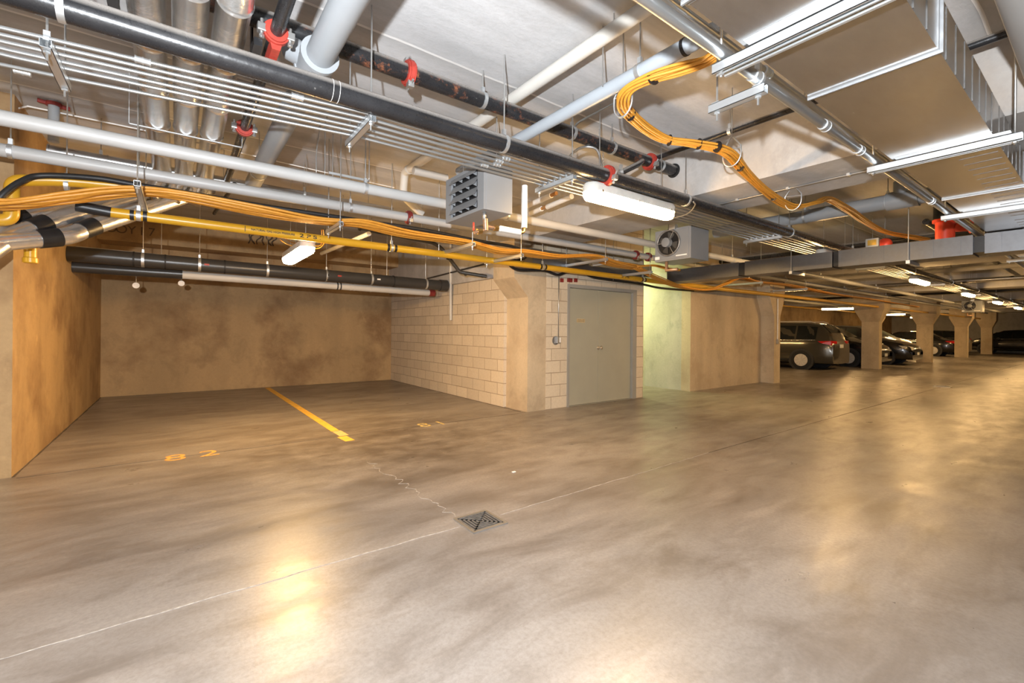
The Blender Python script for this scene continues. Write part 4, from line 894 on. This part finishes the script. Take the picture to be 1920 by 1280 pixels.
# ------------------------------------------------------------------ parked cars
def paint(name, c, rough=.22):
    t = NT(name); t.color(c); t.b.inputs['Coat Weight'].default_value = .8; t.b.inputs['Coat Roughness'].default_value = .05; return t.set(rough, .35)
M['glass'] = simple('dark_car_glass', (.012, .014, .014), .06); M['glass'].node_tree.nodes['Principled BSDF'].inputs['Specular IOR Level'].default_value = .3
M['glass2'] = simple('greenish_car_glass', (.10, .13, .11), .08)
M['tyre'] = simple('tyre_rubber', (.015, .015, .015), .8); M['alloy'] = simple('alloy_wheel', (.66, .62, .56), .4, .2, .05)
M['trim'] = simple('black_car_trim', (.02, .02, .02), .5); M['tail'] = simple('red_tail_lens', (.55, .02, .02), .15); M['clear'] = simple('clear_headlamp', (.75, .75, .72), .12, .3)
M['plate'] = simple('white_number_plate', (.7, .7, .68), .5); M['amber'] = simple('amber_marker', (.8, .35, .15), .3)
def car(label, cx, cy_, turn, col, L=4.57, Wd=1.84, Hh=1.66, kind='suv', glass='glass', rails=True):
    """front of the car looks along +y before turning"""
    R3 = Matrix.Rotation(turn, 3, 'Z'); root = thing('car', label, 'car', (cx, cy_, 0), 'cars parked in the far bays'); O = Vector((cx, cy_, 0))
    def T(x, y, z): return O + R3 @ Vector((x, y, z))
    h = L/2; hw = Wd/2
    if kind == 'suv':   # y, top z, half width at top, belt z, bonnet?
        st = [(-h, .95, .55, .90), (-h+.04, 1.02, .60, .98), (-h+.16, 1.30, .62, 1.02), (-h+.42, Hh-.06, .60, 1.04), (-h+.9, Hh, .63, 1.03), (-.2, Hh+.02, .65, 1.00), (.45, Hh-.03, .64, .98), (.75, Hh-.16, .64, .97), (1.25, 1.12, .74, 1.0), (1.5, 1.06, .76, .99), (h-.35, .95, .72, .90), (h-.10, .80, .64, .76), (h, .62, .52, .6)]
    elif kind == 'van':
        st = [(-h, .95, .6, .90), (-h+.05, 1.1, .66, .98), (-h+.14, 1.5, .68, 1.02), (-h+.35, Hh-.03, .68, 1.04), (-h+1.0, Hh, .70, 1.03), (.0, Hh, .70, 1.01), (.55, Hh-.08, .69, .99), (.9, Hh-.26, .68, .98), (1.5, 1.12, .76, 1.02), (1.75, 1.04, .78, .98), (h-.3, .93, .72, .88), (h-.08, .80, .66, .76), (h, .6, .55, .58)]
    else:
        st = [(-h, .82, .58, .78), (-h+.05, .94, .66, .90), (-h+.45, 1.0, .68, .95), (-h+.7, 1.06, .60, .95), (-h+1.25, Hh-.06, .54, .94), (-.3, Hh, .56, .92), (.3, Hh-.03, .56, .90), (.6, Hh-.14, .57, .89), (1.15, .98, .72, .90), (1.35, .93, .74, .88), (h-.4, .84, .72, .80), (h-.1, .72, .66, .70), (h, .55, .55, .52)]
    def sec(y, zt, wt, zb):
        e = 1-max(0, (abs(y)-h+.45)/.45)*.14; w2 = hw*e
        zb = min(zb, zt-.03)
        return [(0, zt+.015), (wt*.6, zt+.008), (wt, zt-.025), (w2*.955, zb), (w2, zb-.16), (w2, .55), (w2*.985, .34), (w2*.90, .24), (0, .22)]
    bm = bmesh.new(); prev = None
    for (y, zt, wt, zb) in st:
        s = sec(y, zt, wt, zb); q = [bm.verts.new(T(x, y, z)) for x, z in s]+[bm.verts.new(T(-x, y, z)) for x, z in s[-2:0:-1]]
        if prev:
            n = len(q)
            for j in range(n): bm.faces.new((prev[j], prev[(j+1) % n], q[(j+1) % n], q[j]))
        else: bm.faces.new(q)
        prev = q
    bm.faces.new(prev[::-1]); body = finish('body', bm, paint('paint_'+label[:14].replace(' ', '_'), col), root, 'auto')
    # glazing: lofted panels just outside the body between belt line and roof edge
    def interp(y):
        for a, b in zip(st, st[1:]):
            if a[0] <= y <= b[0]: t = (y-a[0])/(b[0]-a[0]); return [a[i]+(b[i]-a[i])*t for i in range(1, 4)]
        return st[-1][1:]
    rear0 = {'suv': -h+.50, 'van': -h+.40}.get(kind, -h+1.0)
    fr = {'suv': 1.02, 'van': 1.3}.get(kind, .95)
    for sd in (-1, 1):
        for a, b in ((rear0, rear0+.62), (rear0+.68, .02), (.08, fr)):
            bm = bmesh.new(); prev = None
            for k in range(7):
                y = a+(b-a)*k/6; zt, wt, zb = interp(y); e = 1-max(0, (abs(y)-h+.45)/.45)*.14; zb2 = min(zb, zt-.03); top = (wt, zt-.025); bot = (hw*e*.955, zb2)
                lo = (bot[0]*.93+top[0]*.07+.006, bot[1]*.93+top[1]*.07); hi = (top[0]*.86+bot[0]*.14+.006, top[1]*.86+bot[1]*.14)
                q = [bm.verts.new(T(sd*lo[0], y, lo[1])), bm.verts.new(T(sd*hi[0], y, hi[1])), bm.verts.new(T(sd*(hi[0]-.01), y, hi[1])), bm.verts.new(T(sd*(lo[0]-.01), y, lo[1]))]
                if prev:
                    for j in range(4): bm.faces.new((prev[j], prev[(j+1) % 4], q[(j+1) % 4], q[j]))
                else: bm.faces.new(q)
                prev = q
            bm.faces.new(prev[::-1]); finish('side_window', bm, M[glass], root)
        bm = bmesh.new(); pts = []
        for k in range(9):
            y = rear0+(fr+.1-rear0)*k/8; zt, wt, zb = interp(y); pts.append(T(sd*(hw*.955+.004), y, min(zb, zt-.03)+.012))
        finish('chrome_strip', TB(pts, .010, 6), M['chrome'], root, True)
        if rails and kind == 'suv': finish('roof_rail', TB([T(sd*.60, -h+.6, Hh-.01), T(sd*.62, -h+.75, Hh+.045), T(sd*.62, .2, Hh+.045), T(sd*.60, .4, Hh-.01)], .016, 8), M['alloy'], root, True)
        for y in (-h+.93, h-.92):
            c = T(sd*(hw-.10), y, .335); ax = R3 @ Vector((sd, 0, 0))
            bm = bmesh.new(); tube(bm, [c-ax*.02+ax*.0, c+ax*.103], .40, 30); finish('wheel_arch', bm, M['trim'], root, 'auto')
            wl = None; bm = bmesh.new(); tube(bm, [c-ax*.12, c-ax*.10, c+ax*.10, c+ax*.115], [.29, .335, .335, .30], 32); wl = finish('wheel', bm, M['tyre'], root, 'auto')
            bm = bmesh.new(); ring(bm, c+ax*.116, ax, .19, .215, .012, 30); tube(bm, [c+ax*.112, c+ax*.130], .045, 14)
            u = R3 @ Vector((0, 1, 0)); v = Vector((0, 0, 1))
            for k in range(5):
                for dd in (-.14, .14):
                    a = 2*PI*k/5+dd+.3; a2 = 2*PI*k/5+dd*2.0+.3; tube(bm, [c+ax*.122+(u*math.cos(a)+v*math.sin(a))*.035, c+ax*.122+(u*math.cos(a2)+v*math.sin(a2))*.20], [.013, .017], 6)
            finish('rim', bm, M['alloy'], wl, 'auto')
            bm = bmesh.new(); tube(bm, [c+ax*.108, c+ax*.1165], .20, 24); finish('wheel_well', bm, M['trim'], wl)
        m = T(sd*(hw+.07), fr-.35, 1.02 if kind != 'sedan' else .93); bm = bmesh.new(); tube(bm, [m-(R3 @ Vector((.09, 0, 0))), m-(R3 @ Vector((.07, 0, 0))), m+(R3 @ Vector((.07, 0, 0))), m+(R3 @ Vector((.09, 0, 0)))], [.03, .075, .075, .03], 10); finish('mirror', bm, M['trim'] if col[0] < .3 else body.data.materials[0], root, 'auto')
        finish('door_handle', TB([T(sd*(hw+.012), -.35, .90), T(sd*(hw+.02), -.25, .905), T(sd*(hw+.012), -.15, .90)], .012, 6), M['chrome'], root, True)
        finish('sill_strip', TB([T(sd*(hw-.005), -h+1.35, .33), T(sd*(hw-.005), h-1.35, .33)], .022, 6), M['trim'], root, True)
        # lamps
        zt_ = .98 if kind != 'sedan' else .86
        bm = bmesh.new(); a = [(hw*.50, -h-.012, zt_-.05), (hw*.50, -h-.012, zt_+.04), (hw*.90, -h+.045, zt_+.05), (hw*.985, -h+.42, zt_+.03), (hw*.985, -h+.30, zt_-.04), (hw*.88, -h+.03, zt_-.10)]
        A_ = [bm.verts.new(T(sd*x, y, z)) for x, y, z in a]; B_ = [bm.verts.new(T(sd*x*.93, y+.05, z)) for x, y, z in a]; bm.faces.new(A_); bm.faces.new(B_[::-1])
        for i in range(6): bm.faces.new((A_[i], B_[i], B_[(i+1) % 6], A_[(i+1) % 6]))
        finish('tail_light', bm, M['tail'], root)
        bm = bmesh.new(); zf = .70 if kind != 'sedan' else .62; a = [(hw*.55, h-.02, zf-.03), (hw*.55, h-.05, zf+.05), (hw*.85, h-.14, zf+.09), (hw*.975, h-.42, zf+.11), (hw*.97, h-.30, zf+.01), (hw*.80, h-.06, zf-.04)]
        A_ = [bm.verts.new(T(sd*x, y+.012, z)) for x, y, z in a]; B_ = [bm.verts.new(T(sd*x*.93, y-.05, z)) for x, y, z in a]; bm.faces.new(A_); bm.faces.new(B_[::-1])
        for i in range(6): bm.faces.new((A_[i], B_[i], B_[(i+1) % 6], A_[(i+1) % 6]))
        finish('headlight', bm, M['clear'], root)
    def quad(name, pts, m, th=.012):
        bm = bmesh.new(); A_ = [bm.verts.new(T(*p)) for p in pts]; bm.faces.new(A_); f = bm.faces[:]; bm.normal_update(); g = bmesh.ops.extrude_face_region(bm, geom=f); n_ = (A_[1].co-A_[0].co).cross(A_[2].co-A_[0].co).normalized()*th
        bmesh.ops.translate(bm, verts=[v for v in g['geom'] if isinstance(v, bmesh.types.BMVert)], vec=n_); finish(name, bm, M[m], root)
    za, ya, wa = (st[7][1], st[7][0], st[7][2]); zb2, yb2 = st[8][1], st[8][0]
    quad('windshield', [(-.60, yb2-.02, zb2+.03), (.60, yb2-.02, zb2+.03), (wa-.08, ya+.03, za+.008), (-wa+.08, ya+.03, za+.008)], glass)
    i0, i1 = (2, 3) if kind != 'sedan' else (3, 4)
    quad('rear_window', [(-.52, st[i0][0]-.01, st[i0][1]+.01), (-.50, st[i1][0]-.02, st[i1][1]-.02), (.50, st[i1][0]-.02, st[i1][1]-.02), (.52, st[i0][0]-.01, st[i0][1]+.01)], glass)
    quad('number_plate', [(-.16, -h-.012, .78), (-.16, -h-.012, .90), (.16, -h-.012, .90), (.16, -h-.012, .78)], 'plate'); quad('grille', [(.45, h+.002, .44), (.5, h-.0, .60), (-.5, h-.0, .60), (-.45, h+.002, .44)], 'trim', .014)
    quad('number_plate', [(.16, h+.018, .42), (.16, h+.018, .53), (-.16, h+.018, .53), (-.16, h+.018, .42)], 'plate')
    return root
car('dark olive SUV with roof rails parked tail out, nearest parked car', 18.75, 8.15, 0, (.060, .055, .042), 4.6, 1.84, 1.66, 'suv')
car('black van parked nose out behind the first flared column', 21.95, 7.95, PI, (.006, .006, .007), 5.1, 1.95, 1.74, 'van')
car('black car with its bonnet showing right of the first flared column', 24.6, 7.35, PI, (.006, .006, .007), 4.7, 1.88, 1.62, 'suv', rails=False)
car('pale silver car half hidden behind the black bonnet', 27.7, 7.9, PI, (.62, .60, .54), 4.5, 1.8, 1.55, 'sedan', 'glass2')
car('bright silver van behind the second flared column', 31.6, 9.0, PI, (.55, .60, .66), 4.8, 1.9, 1.72, 'van', 'glass2')
car('dark sedan seen between the second and third flared columns', 36.3, 7.9, 0, (.010, .010, .011), 4.6, 1.8, 1.45, 'sedan')
car('dark car with a red tail light seen left of the farthest column', 40.2, 7.9, 0, (.008, .008, .009), 4.4, 1.8, 1.52, 'suv', rails=False)
car('dark car at the right edge of the view, down the aisle', 44.8, 4.2, 0, (.010, .008, .008), 4.4, 1.8, 1.6, 'suv', rails=False)
# more services over the far bays
for y, z, r, m, lb in [(8.9, 2.75, .06, 'cream', 'cream pipe over the parked cars, in front of the back wall'), (9.4, 2.55, .035, 'gas', 'thin yellow pipe over the parked cars'), (7.0, 2.95, .05, 'black', 'black pipe over the parked cars'), (3.6, 2.95, .05, 'black', 'black pipe over the far aisle behind the conduits'), (1.75, 2.98, .045, 'black', 'black pipe over the far aisle beside the big duct')]:
    pipe('overhead_pipe', lb, 'pipe', [(13.0 if y > 6 else 9, y, z), (46.8, y, z)], r, m, 14)
for x, z, m, lb in [(10.2, 2.95, 'black', 'black pipe crossing the aisle beyond the cross duct'), (15.5, 2.9, 'cream', 'cream pipe crossing the far aisle before the third lamp'), (17.8, 2.8, 'galv', 'grey duct crossing the far aisle'), (24.0, 2.9, 'black', 'black pipe crossing the far aisle at the van'), (30.5, 2.9, 'galv', 'last metal pipe crossing the far aisle')]:
    pipe('overhead_pipe', lb, 'pipe', [(x, 10.8, z), (x, -1, z)], .06, m, 14)

g = [o for o in bpy.data.objects if o.get('label', '').startswith('dark grey pipe zigzag')][0]
for px, py in ((690, 430), (790, 450)): p = W(px, py, Y=6.6); rod(p.x, p.y, p.z, g)
for o in [o for o in bpy.data.objects if o.name.startswith('overhead_pipe')]:
    q = o.location; zc = q.z+o.dimensions.z/2; n = 5; along_x = o.dimensions.x > o.dimensions.y
    for k in range(n):
        f = (k+.5)/n-.5; rod(q.x+(f*o.dimensions.x if along_x else 0), q.y+(0 if along_x else f*o.dimensions.y), zc, o)
# marker writing on the beam at the back of the bays
p = W(247, 432, Y=10.6); mt = Matrix.Translation((p.x, 10.598, p.z)) @ Matrix.Rotation(PI/2, 4, 'X')
t = thing('marker_writing', 'dark hand-drawn marks OOY 17 on the back beam at the left', 'writing', (p.x, 10.598, p.z))
for k, ch in enumerate('OOY17'): text_mesh(ch, .21, mt @ Matrix.Translation(((k-2)*.14, 0, 0)), 'written_character', M['spray'], t)
p = W(492, 449, Y=10.6); t = thing('marker_scribble', 'blurred dark scribble on the back beam above the bay lamp', 'scribble', (p.x, 10.598, p.z)); rr = random.Random(3)
for k in range(7):
    bm = bmesh.new(); c = p+Vector(((k-3)*.075, 0, 0)); tube(bm, curve([Vector((c.x+rr.uniform(-.05, .05), 10.596, c.z+zz_)) for zz_ in (-.11, -.03, .05, .11)], 4), .014, 6); finish('marker_stroke', bm, M['spray'], t)
# loose rods and a little frame hanging in the middle of the bay ceiling
for px, py, z0, lb in [(593, 325, 2.75, 'thin bent wire hanging from the slab, left of a pair'), (609, 328, 2.72, 'thin wire hanging from the slab, right of a pair'), (692, 340, 2.76, 'threaded rod hanging just right of the small frame')]:
    a = W(px, py, Z=z0); o = finish('hanging_wire', TB(curve([a, a+Vector((0, .0, .2)), a+Vector((.03 if px < 600 else 0, 0, .45)), Vector((a.x+.02, a.y, CZ))], 5), .005, 6), M['rod'], None, True); tag(o, lb, 'wire')
p = W(655, 332, Z=2.82); t = thing('rod_hanger', 'small steel frame on two rods between the conduits and the white pipes', 'frame', p)
for dx in (-.16, .16): rod(p.x+dx, p.y, p.z-.03, t)
finish('cross_bar', BX(p+Vector((-.2, -.012, -.01)), p+Vector((.2, .012, .012))), M['strut'], t)
# wiring of the bay lamp
o = pipe('orange_cable', 'thin orange cable loop above the bay lamp', 'cable', curve([W(525, 449, Y=6.0), W(545, 460, Y=6.0), W(590, 466, Y=6.0), W(605, 460, Y=6.0), W(608, 448, Y=6.0), W(606, 430, Y=6.0)], 6), .006, 'orange', 8)
o = pipe('orange_cable', 'second thin orange cable above the bay lamp', 'cable', curve([W(535, 446, Y=6.1), W(550, 455, Y=6.1), W(596, 461, Y=6.1), W(603, 452, Y=6.1), W(603, 430, Y=6.1)], 6), .006, 'orange', 8)
o = pipe('cream_pipe', 'short pale pipe slanting down from above the yellow pipe behind the bay lamp', 'pipe', [W(603, 475, Z=2.55), W(692, 438, Z=2.55)], .03, 'cream', 14); rod(o.location.x, o.location.y, 2.56, o)
o = pipe('black_pipe', 'slender black pipe sloping above the silver foil pipes', 'pipe', [W(402, 400, Z=2.7), W(440, 345, Z=2.75)], .022, 'black', 12); rod(o.location.x, o.location.y, 2.7, o)
